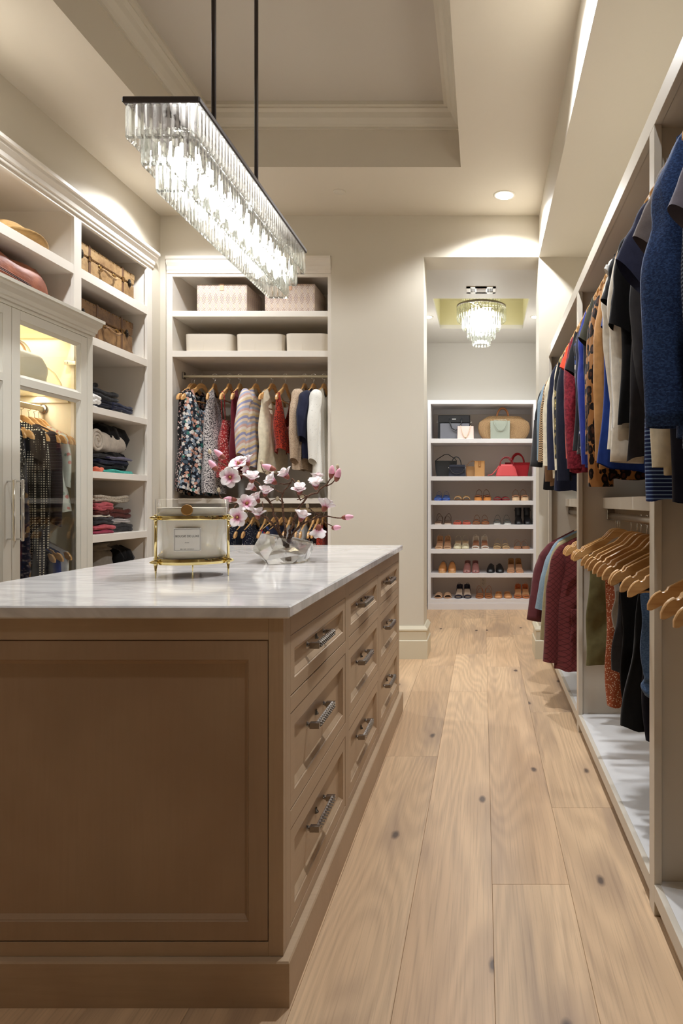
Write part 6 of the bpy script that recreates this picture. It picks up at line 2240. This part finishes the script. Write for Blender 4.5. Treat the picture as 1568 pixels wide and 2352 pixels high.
def sole_mesh(Ls, w, heel, plat, th, toe, wedge):
    rings = []
    for k in range(19):
        s = k / 18
        hw = outline(s, w, toe)
        zt = sole_height(s, heel, plat) + th
        zb = 0.0005 if wedge else max(0.0005, sole_height(s, heel, plat) - (plat if s > 0.6 else plat * 0.3))
        if s > 0.70:
            zb = 0.0005
        y = Ls * (0.5 - s)
        rings.append([Vector((-hw, y, zt)), Vector((hw, y, zt)), Vector((hw, y, zb)), Vector((-hw, y, zb))])
    return MB().loft(rings, True, True, True)


def band_mesh(Ls, w, heel, plat, th, s0, s1, hgt, t=0.003, cross=0.0):
    """A band over the foot between s0 and s1 (1 = toe)."""
    rings = []
    for k in range(7):
        s = s0 + (s1 - s0) * k / 6
        hw = outline(min(s, 0.9), w) + 0.002
        zb = sole_height(s, heel, plat) + th * 0.2
        hh = hgt * (1.0 - 0.35 * (s - s0) / max(1e-3, s1 - s0) * (1 if s1 > 0.85 else 0.3))
        out = []
        for i in range(15):
            a = PI * i / 14
            out.append(Vector((hw * math.cos(a), Ls * (0.5 - s) - cross * math.cos(a), zb + hh * math.sin(a) ** 0.8)))
        rings.append(out)
    return MB().loft(rings, False).thick(t)


def upper_mesh(Ls, w, heel, plat, th, s0, s1, hgt, toe=0.5, top=0.0):
    """Closed vamp from s0 to the toe."""
    rings = []
    for k in range(13):
        s = s0 + (s1 - s0) * k / 12
        hw = outline(min(s, 0.985), w, toe) + 0.0015
        zb = sole_height(s, heel, plat) + 0.001
        u = (s - s0) / (s1 - s0)
        hh = hgt * (1 - u) ** 0.8 * 0.75 + hgt * 0.30 * math.sqrt(max(0, 1 - u ** 3)) + 0.003
        rings.append([Vector((hw * math.cos(PI * i / 14), Ls * (0.5 - s), zb + hh * math.sin(PI * i / 14) ** 0.75)) for i in range(15)])
    return MB().loft(rings, False, False, False)


def back_mesh(Ls, w, heel, plat, hgt, s1=0.38, toph=1.0):
    """Heel counter: open U wall round the back."""
    rings = []
    for k in range(4):
        f = k / 3
        ring = []
        for i in range(17):
            q = i / 16 * 2 - 1
            s = s1 * abs(q) ** 1.2
            hw = outline(max(s, 0.02), w)
            x = math.copysign(hw, q) * min(1, (abs(q) * 3) ** 0.6)
            zb = sole_height(s, heel, plat)
            ring.append(Vector((x * (1 - 0.12 * f), Ls * (0.5 - s) - 0.004 * f, zb + hgt * f * (1 - 0.45 * abs(q) ** 2))))
        rings.append(ring)
    return MB().loft(rings, False).thick(0.0022)


def loop_mesh(Ls, w, heel, hgt, r=0.0030, s=0.16, lean=0.0, wid=1.0, twist=0.0):
    P = []
    hw = outline(0.3, w) * wid
    for i in range(19):
        a = PI * i / 18
        P.append(Vector((hw * math.cos(a) * 1.02 + lean * math.sin(a), Ls * (0.5 - 0.33) + (Ls * (0.33 - s)) * math.sin(a) + twist * math.cos(a), sole_height(0.33, heel, 0.01) + 0.006 + hgt * math.sin(a) ** 0.8)))
    return MB().tube(P, r, 6, flat=0.45)


_cache = {}


def shoe_parts(kind, c):
    """[(part name, mesh, material)] of one shoe; c: colours by role."""
    L, w = 0.24, 0.044
    heel, plat, th, toe, wedge = 0.012, 0.008, 0.006, 0.5, True
    P = []
    leather = lambda k: plain('shoe_' + '_'.join(str(int(v * 255)) for v in c[k]), c[k], 0.42)
    if kind in ('heel', 'bootie', 'peep', 'slingheel', 'gladheel'):
        heel, wedge = 0.075, False
    if kind in ('clog', 'platform'):
        heel, plat = 0.05, 0.022
    if kind == 'wedge':
        heel, plat = 0.055, 0.03
    if kind == 'boot':
        heel, plat = 0.035, 0.008
    if kind == 'slingheel':
        toe = 0.2
    P.append(('sole', sole_mesh(L, w, heel, plat, th, toe, wedge).mesh('sole', 50), leather('sole')))
    P.append(('insole', sole_mesh(L * 0.97, w * 0.93, heel + th, plat + th, 0.0012, toe, False).mesh('insole', 50), leather('in')))
    if not wedge:
        P.append(('heel', MB().loft([[Vector((x * 0.5, L * 0.5 - 0.012 + y * 0.6, 0.0005)) for x, y in ((-0.012, -0.022), (0.012, -0.022), (0.012, 0.01), (-0.012, 0.01))], [Vector((x, L * 0.5 - 0.022 + y, heel)) for x, y in ((-0.022, -0.03), (0.022, -0.03), (0.022, 0.018), (-0.022, 0.018))]], True, True, True).mesh('heel'), leather('sole')))
    up = leather('up')
    B = lambda *a, **k: P.append(('band', band_mesh(L, w, heel, plat, th, *a, **k).mesh('band', True), up))
    LP = lambda mat=None, **k: P.append(('strap', loop_mesh(L, w, heel, **k).mesh('strap', True), mat or up))
    if kind == 'slide':
        B(0.52, 0.90, 0.050)
    elif kind == 'lowslide':
        B(0.58, 0.88, 0.036)
    elif kind == 'cross':
        B(0.55, 0.72, 0.036, cross=0.022)
        B(0.58, 0.76, 0.038, cross=-0.022)
        B(0.84, 0.92, 0.020)
    elif kind == 'sandal':
        B(0.74, 0.90, 0.030)
        B(0.52, 0.62, 0.048)
        LP(hgt=0.085, r=0.0045)
    elif kind == 'wedge':
        B(0.68, 0.90, 0.036)
        LP(hgt=0.075, r=0.005)
    elif kind == 'strappy':
        B(0.80, 0.91, 0.024)
        for q, hh in ((0.70, 0.034), (0.60, 0.044), (0.50, 0.052)):
            B(q, q + 0.035, hh, cross=0.018)
        LP(hgt=0.085, r=0.003)
        LP(hgt=0.06, r=0.003, twist=0.02)
    elif kind == 'glad':
        B(0.78, 0.90, 0.026)
        B(0.60, 0.68, 0.042, cross=0.015)
        LP(hgt=0.10, r=0.0055, lean=0.012)
        LP(hgt=0.075, r=0.005, lean=-0.008, twist=0.02)
    elif kind == 'thin':
        B(0.80, 0.89, 0.022)
        LP(hgt=0.075, r=0.0026, lean=0.010)
        LP(hgt=0.055, r=0.0026, lean=-0.012, twist=0.02)
    elif kind == 'heel':
        B(0.76, 0.90, 0.028)
        P.append(('heel_cup', back_mesh(L, w, heel, plat, 0.060, 0.28).mesh('heel_cup', True), up))
        LP(hgt=0.085, r=0.004, lean=0.008)
    elif kind == 'gladheel':
        B(0.78, 0.89, 0.024)
        P.append(('heel_cup', back_mesh(L, w, heel, plat, 0.070, 0.5).mesh('heel_cup', True), leather('trim')))
        LP(hgt=0.075, r=0.003)
    elif kind == 'slingheel':
        P.append(('vamp', upper_mesh(L, w, heel, plat, th, 0.60, 0.99, 0.034, toe).mesh('vamp', True), up))
        LP(hgt=0.080, r=0.0022)
        P.append(('bow', MB().ball((0.007, -L * 0.24, 0.042), 0.008, 8, 5, (1.3, 0.7, 0.6)).ball((-0.007, -L * 0.24, 0.042), 0.008, 8, 5, (1.3, 0.7, 0.6)).mesh('bow', True), leather('trim')))
    elif kind == 'flat':
        P.append(('vamp', upper_mesh(L, w, heel, plat, th, 0.66, 0.99, 0.032).mesh('vamp', True), up))
        P.append(('heel_cup', back_mesh(L, w, heel, plat, 0.040, 0.66).mesh('heel_cup', True), up))
        P.append(('bow', MB().tube([(-0.018, -L * 0.25, 0.036), (0, -L * 0.25, 0.041), (0.018, -L * 0.25, 0.036)], 0.004, 6).mesh('bow', True), up))
    elif kind == 'clog':
        P.append(('vamp', upper_mesh(L, w, heel, plat, th, 0.42, 0.985, 0.070).mesh('vamp', True), up))
        LP(hgt=0.070, r=0.004, mat=leather('trim'))
        P.append(('toe_cap', upper_mesh(L, w * 1.01, heel, plat, th, 0.78, 0.99, 0.036).mesh('toe_cap', True), up))
    elif kind == 'closed':
        P.append(('vamp', upper_mesh(L, w, heel, plat, th, 0.38, 0.99, 0.075).mesh('vamp', True), up))
        P.append(('heel_cup', back_mesh(L, w, heel, plat, 0.060, 0.42).mesh('heel_cup', True), up))
    elif kind == 'peep':
        P.append(('vamp', upper_mesh(L, w, heel, plat, th, 0.46, 0.93, 0.060).mesh('vamp', True), up))
        P.append(('heel_cup', back_mesh(L, w, heel, plat, 0.045, 0.48).mesh('heel_cup', True), up))
        P.append(('peep_toe', MB().loft([[Vector((-0.012, -L * 0.452, 0.010)), Vector((0.012, -L * 0.452, 0.010)), Vector((0.0, -L * 0.425, 0.030))], [Vector((-0.010, -L * 0.40, 0.012)), Vector((0.010, -L * 0.40, 0.012)), Vector((0.0, -L * 0.40, 0.028))]], True, True, True).mesh('peep_toe'), BLACK))
    elif kind == 'boot':
        P.append(('vamp', upper_mesh(L, w, heel, plat, th, 0.36, 0.99, 0.080).mesh('vamp', True), up))
        rings = []
        for k in range(9):
            s = k / 8
            z = heel + 0.005 + 0.145 * s
            rings.append([Vector(((0.034 + 0.004 * s) * math.cos(2 * PI * i / 20), L * 0.30 - 0.006 * math.sin(PI * s) + (0.055 - 0.012 * s) * math.sin(2 * PI * i / 20), z)) for i in range(20)])
        P.append(('shaft', MB().loft(rings, True, False, False).mesh('shaft', True), up))
        P.append(('strap', MB().lathe([(0.0385, heel + 0.115), (0.0392, heel + 0.117), (0.0392, heel + 0.128), (0.0385, heel + 0.13)], (0, L * 0.30, 0), 20, False, False, 1, 1.28).mesh('strap', True), up))
        P.append(('buckle', MB().box(0.036, 0.046, L * 0.28, L * 0.31, heel + 0.112, heel + 0.132, 0.002).mesh('buckle'), leather('trim')))
    return P


def mirror_mesh(me):
    k = me.copy()
    for v in k.vertices:
        v.co.x = -v.co.x
    k.flip_normals()
    return k


def pair(desc, kind, shelf, ca, cb, up, sole=None, inn=None, trim=None, depth=0.0, toe_out=0.05, drop=()):
    c = dict(up=srgb(*up), sole=srgb(*(sole or up)), trim=srgb(*(trim or up)))
    c['in'] = srgb(*(inn or (196, 160, 126)))
    parts = shoe_parts(kind, c)
    y = SY + 0.150 + depth
    for i, cc in enumerate((ca, cb)):
        x = wx(970 + cc / 5.6, y - 0.12)
        side = 'shoe nearer the doorway side of a pair' if i == 0 else 'shoe nearer the wardrobe side of a pair'
        t = thing(NAMES[kind], desc + (', its left-side shoe' if i == 0 else ', its right-side shoe'), 'shoe', (x, y, SHELF[shelf] + 0.0003), 'shoes on the shoe shelves', (0, 0, (toe_out if i else -toe_out) + rnd.uniform(-0.03, 0.03)))
        for nm, me, mt in parts:
            link(nm, me if i else mirror_mesh(me), mt, t)


NAMES = dict(slide='slide_sandal', lowslide='slide_sandal', cross='slide_sandal', sandal='sandal', wedge='wedge_sandal', strappy='strappy_sandal', glad='strappy_sandal', thin='sandal', heel='heeled_sandal', gladheel='heeled_sandal', slingheel='slingback_shoe', flat='ballet_flat', clog='clog', closed='clog', peep='peep_toe_shoe', boot='ankle_boot')
pair('blue strappy sandal on the highest shoe shelf', 'strappy', 2, 198, 298, (50, 92, 176), (40, 82, 176), (206, 196, 190))
pair('tan leather slide on the highest shoe shelf', 'slide', 2, 455, 560, (190, 150, 102), (92, 62, 40), (206, 160, 110))
pair('brown wedge sandal with an orange sole on the highest shoe shelf', 'wedge', 2, 720, 828, (122, 76, 50), (214, 142, 74), (150, 96, 60))
pair('dark red low slide on the highest shoe shelf', 'lowslide', 2, 968, 1066, (140, 32, 42), (120, 30, 38), (190, 120, 110))
pair('beige wedge sandal with ankle strap on the highest shoe shelf', 'wedge', 2, 1205, 1312, (164, 116, 84), (226, 196, 160), (206, 180, 150))
pair('leopard strappy sandal with tall loops on the second shoe shelf', 'glad', 3, 205, 318, (96, 70, 54), (206, 190, 176), (176, 140, 110))
pair('coral crossed slide on the second shoe shelf', 'cross', 3, 450, 562, (196, 92, 72), (180, 80, 64), (214, 130, 110))
pair('brown sandal with wide ankle strap on the second shoe shelf', 'sandal', 3, 695, 805, (150, 92, 56), (122, 72, 44), (214, 170, 130))
pair('silver buckled slide with white sole on the second shoe shelf', 'sandal', 3, 965, 1092, (96, 98, 96), (214, 214, 210), (206, 206, 200))
pair('black leather ankle boot at the end of the second shoe shelf', 'boot', 3, 1240, 1355, (26, 26, 30), (20, 20, 22), (20, 20, 22), (140, 136, 130), 0.03, 0.02)
pair('nude heeled sandal with tall back on the third shoe shelf', 'heel', 4, 210, 315, (206, 168, 132), (196, 160, 126), (196, 150, 116))
pair('cream pointed slingback with bow on the third shoe shelf', 'slingheel', 4, 448, 548, (214, 206, 176), (206, 196, 166), (206, 180, 146), (150, 120, 70))
pair('white strapped heeled sandal on the third shoe shelf', 'heel', 4, 684, 800, (226, 220, 210), (214, 206, 196), (170, 116, 88))
pair('gold thin strapped sandal on the third shoe shelf', 'sandal', 4, 965, 1070, (196, 168, 126), (186, 150, 110), (206, 176, 140))
pair('tan bow tied sandal at the end of the third shoe shelf', 'thin', 4, 1228, 1330, (170, 120, 86), (160, 110, 80), (196, 150, 116))
pair('tan leather clog with dark back strap on the fourth shoe shelf', 'clog', 5, 255, 375, (180, 122, 70), (206, 160, 110), (120, 76, 46), (74, 46, 30))
pair('mauve peep toe shoe on the fourth shoe shelf', 'peep', 5, 572, 680, (158, 108, 104), (150, 100, 96), (176, 126, 116))
pair('shiny black closed shoe on the fourth shoe shelf', 'closed', 5, 880, 995, (22, 22, 24), (18, 18, 20), (40, 36, 34))
pair('gold glittering heeled sandal on the fourth shoe shelf', 'gladheel', 5, 1142, 1248, (206, 150, 110), (196, 146, 110), (206, 160, 126), (170, 128, 78))
pair('beige leather slide on the lowest shoe shelf', 'slide', 6, 205, 315, (206, 168, 136), (180, 140, 108), (120, 84, 60))
pair('navy heeled sandal with cream sides on the lowest shoe shelf', 'heel', 6, 465, 573, (40, 38, 58), (36, 34, 50), (206, 186, 166))
pair('brown strapped flat sandal on the lowest shoe shelf', 'glad', 6, 735, 848, (166, 102, 60), (150, 92, 54), (206, 150, 106))
pair('tan ballet flat on the lowest shoe shelf', 'flat', 6, 980, 1100, (206, 150, 100), (190, 136, 90), (196, 150, 110))
pair('orange brown strapped mule at the end of the lowest shoe shelf', 'heel', 6, 1234, 1335, (190, 112, 68), (176, 104, 62), (206, 156, 110))
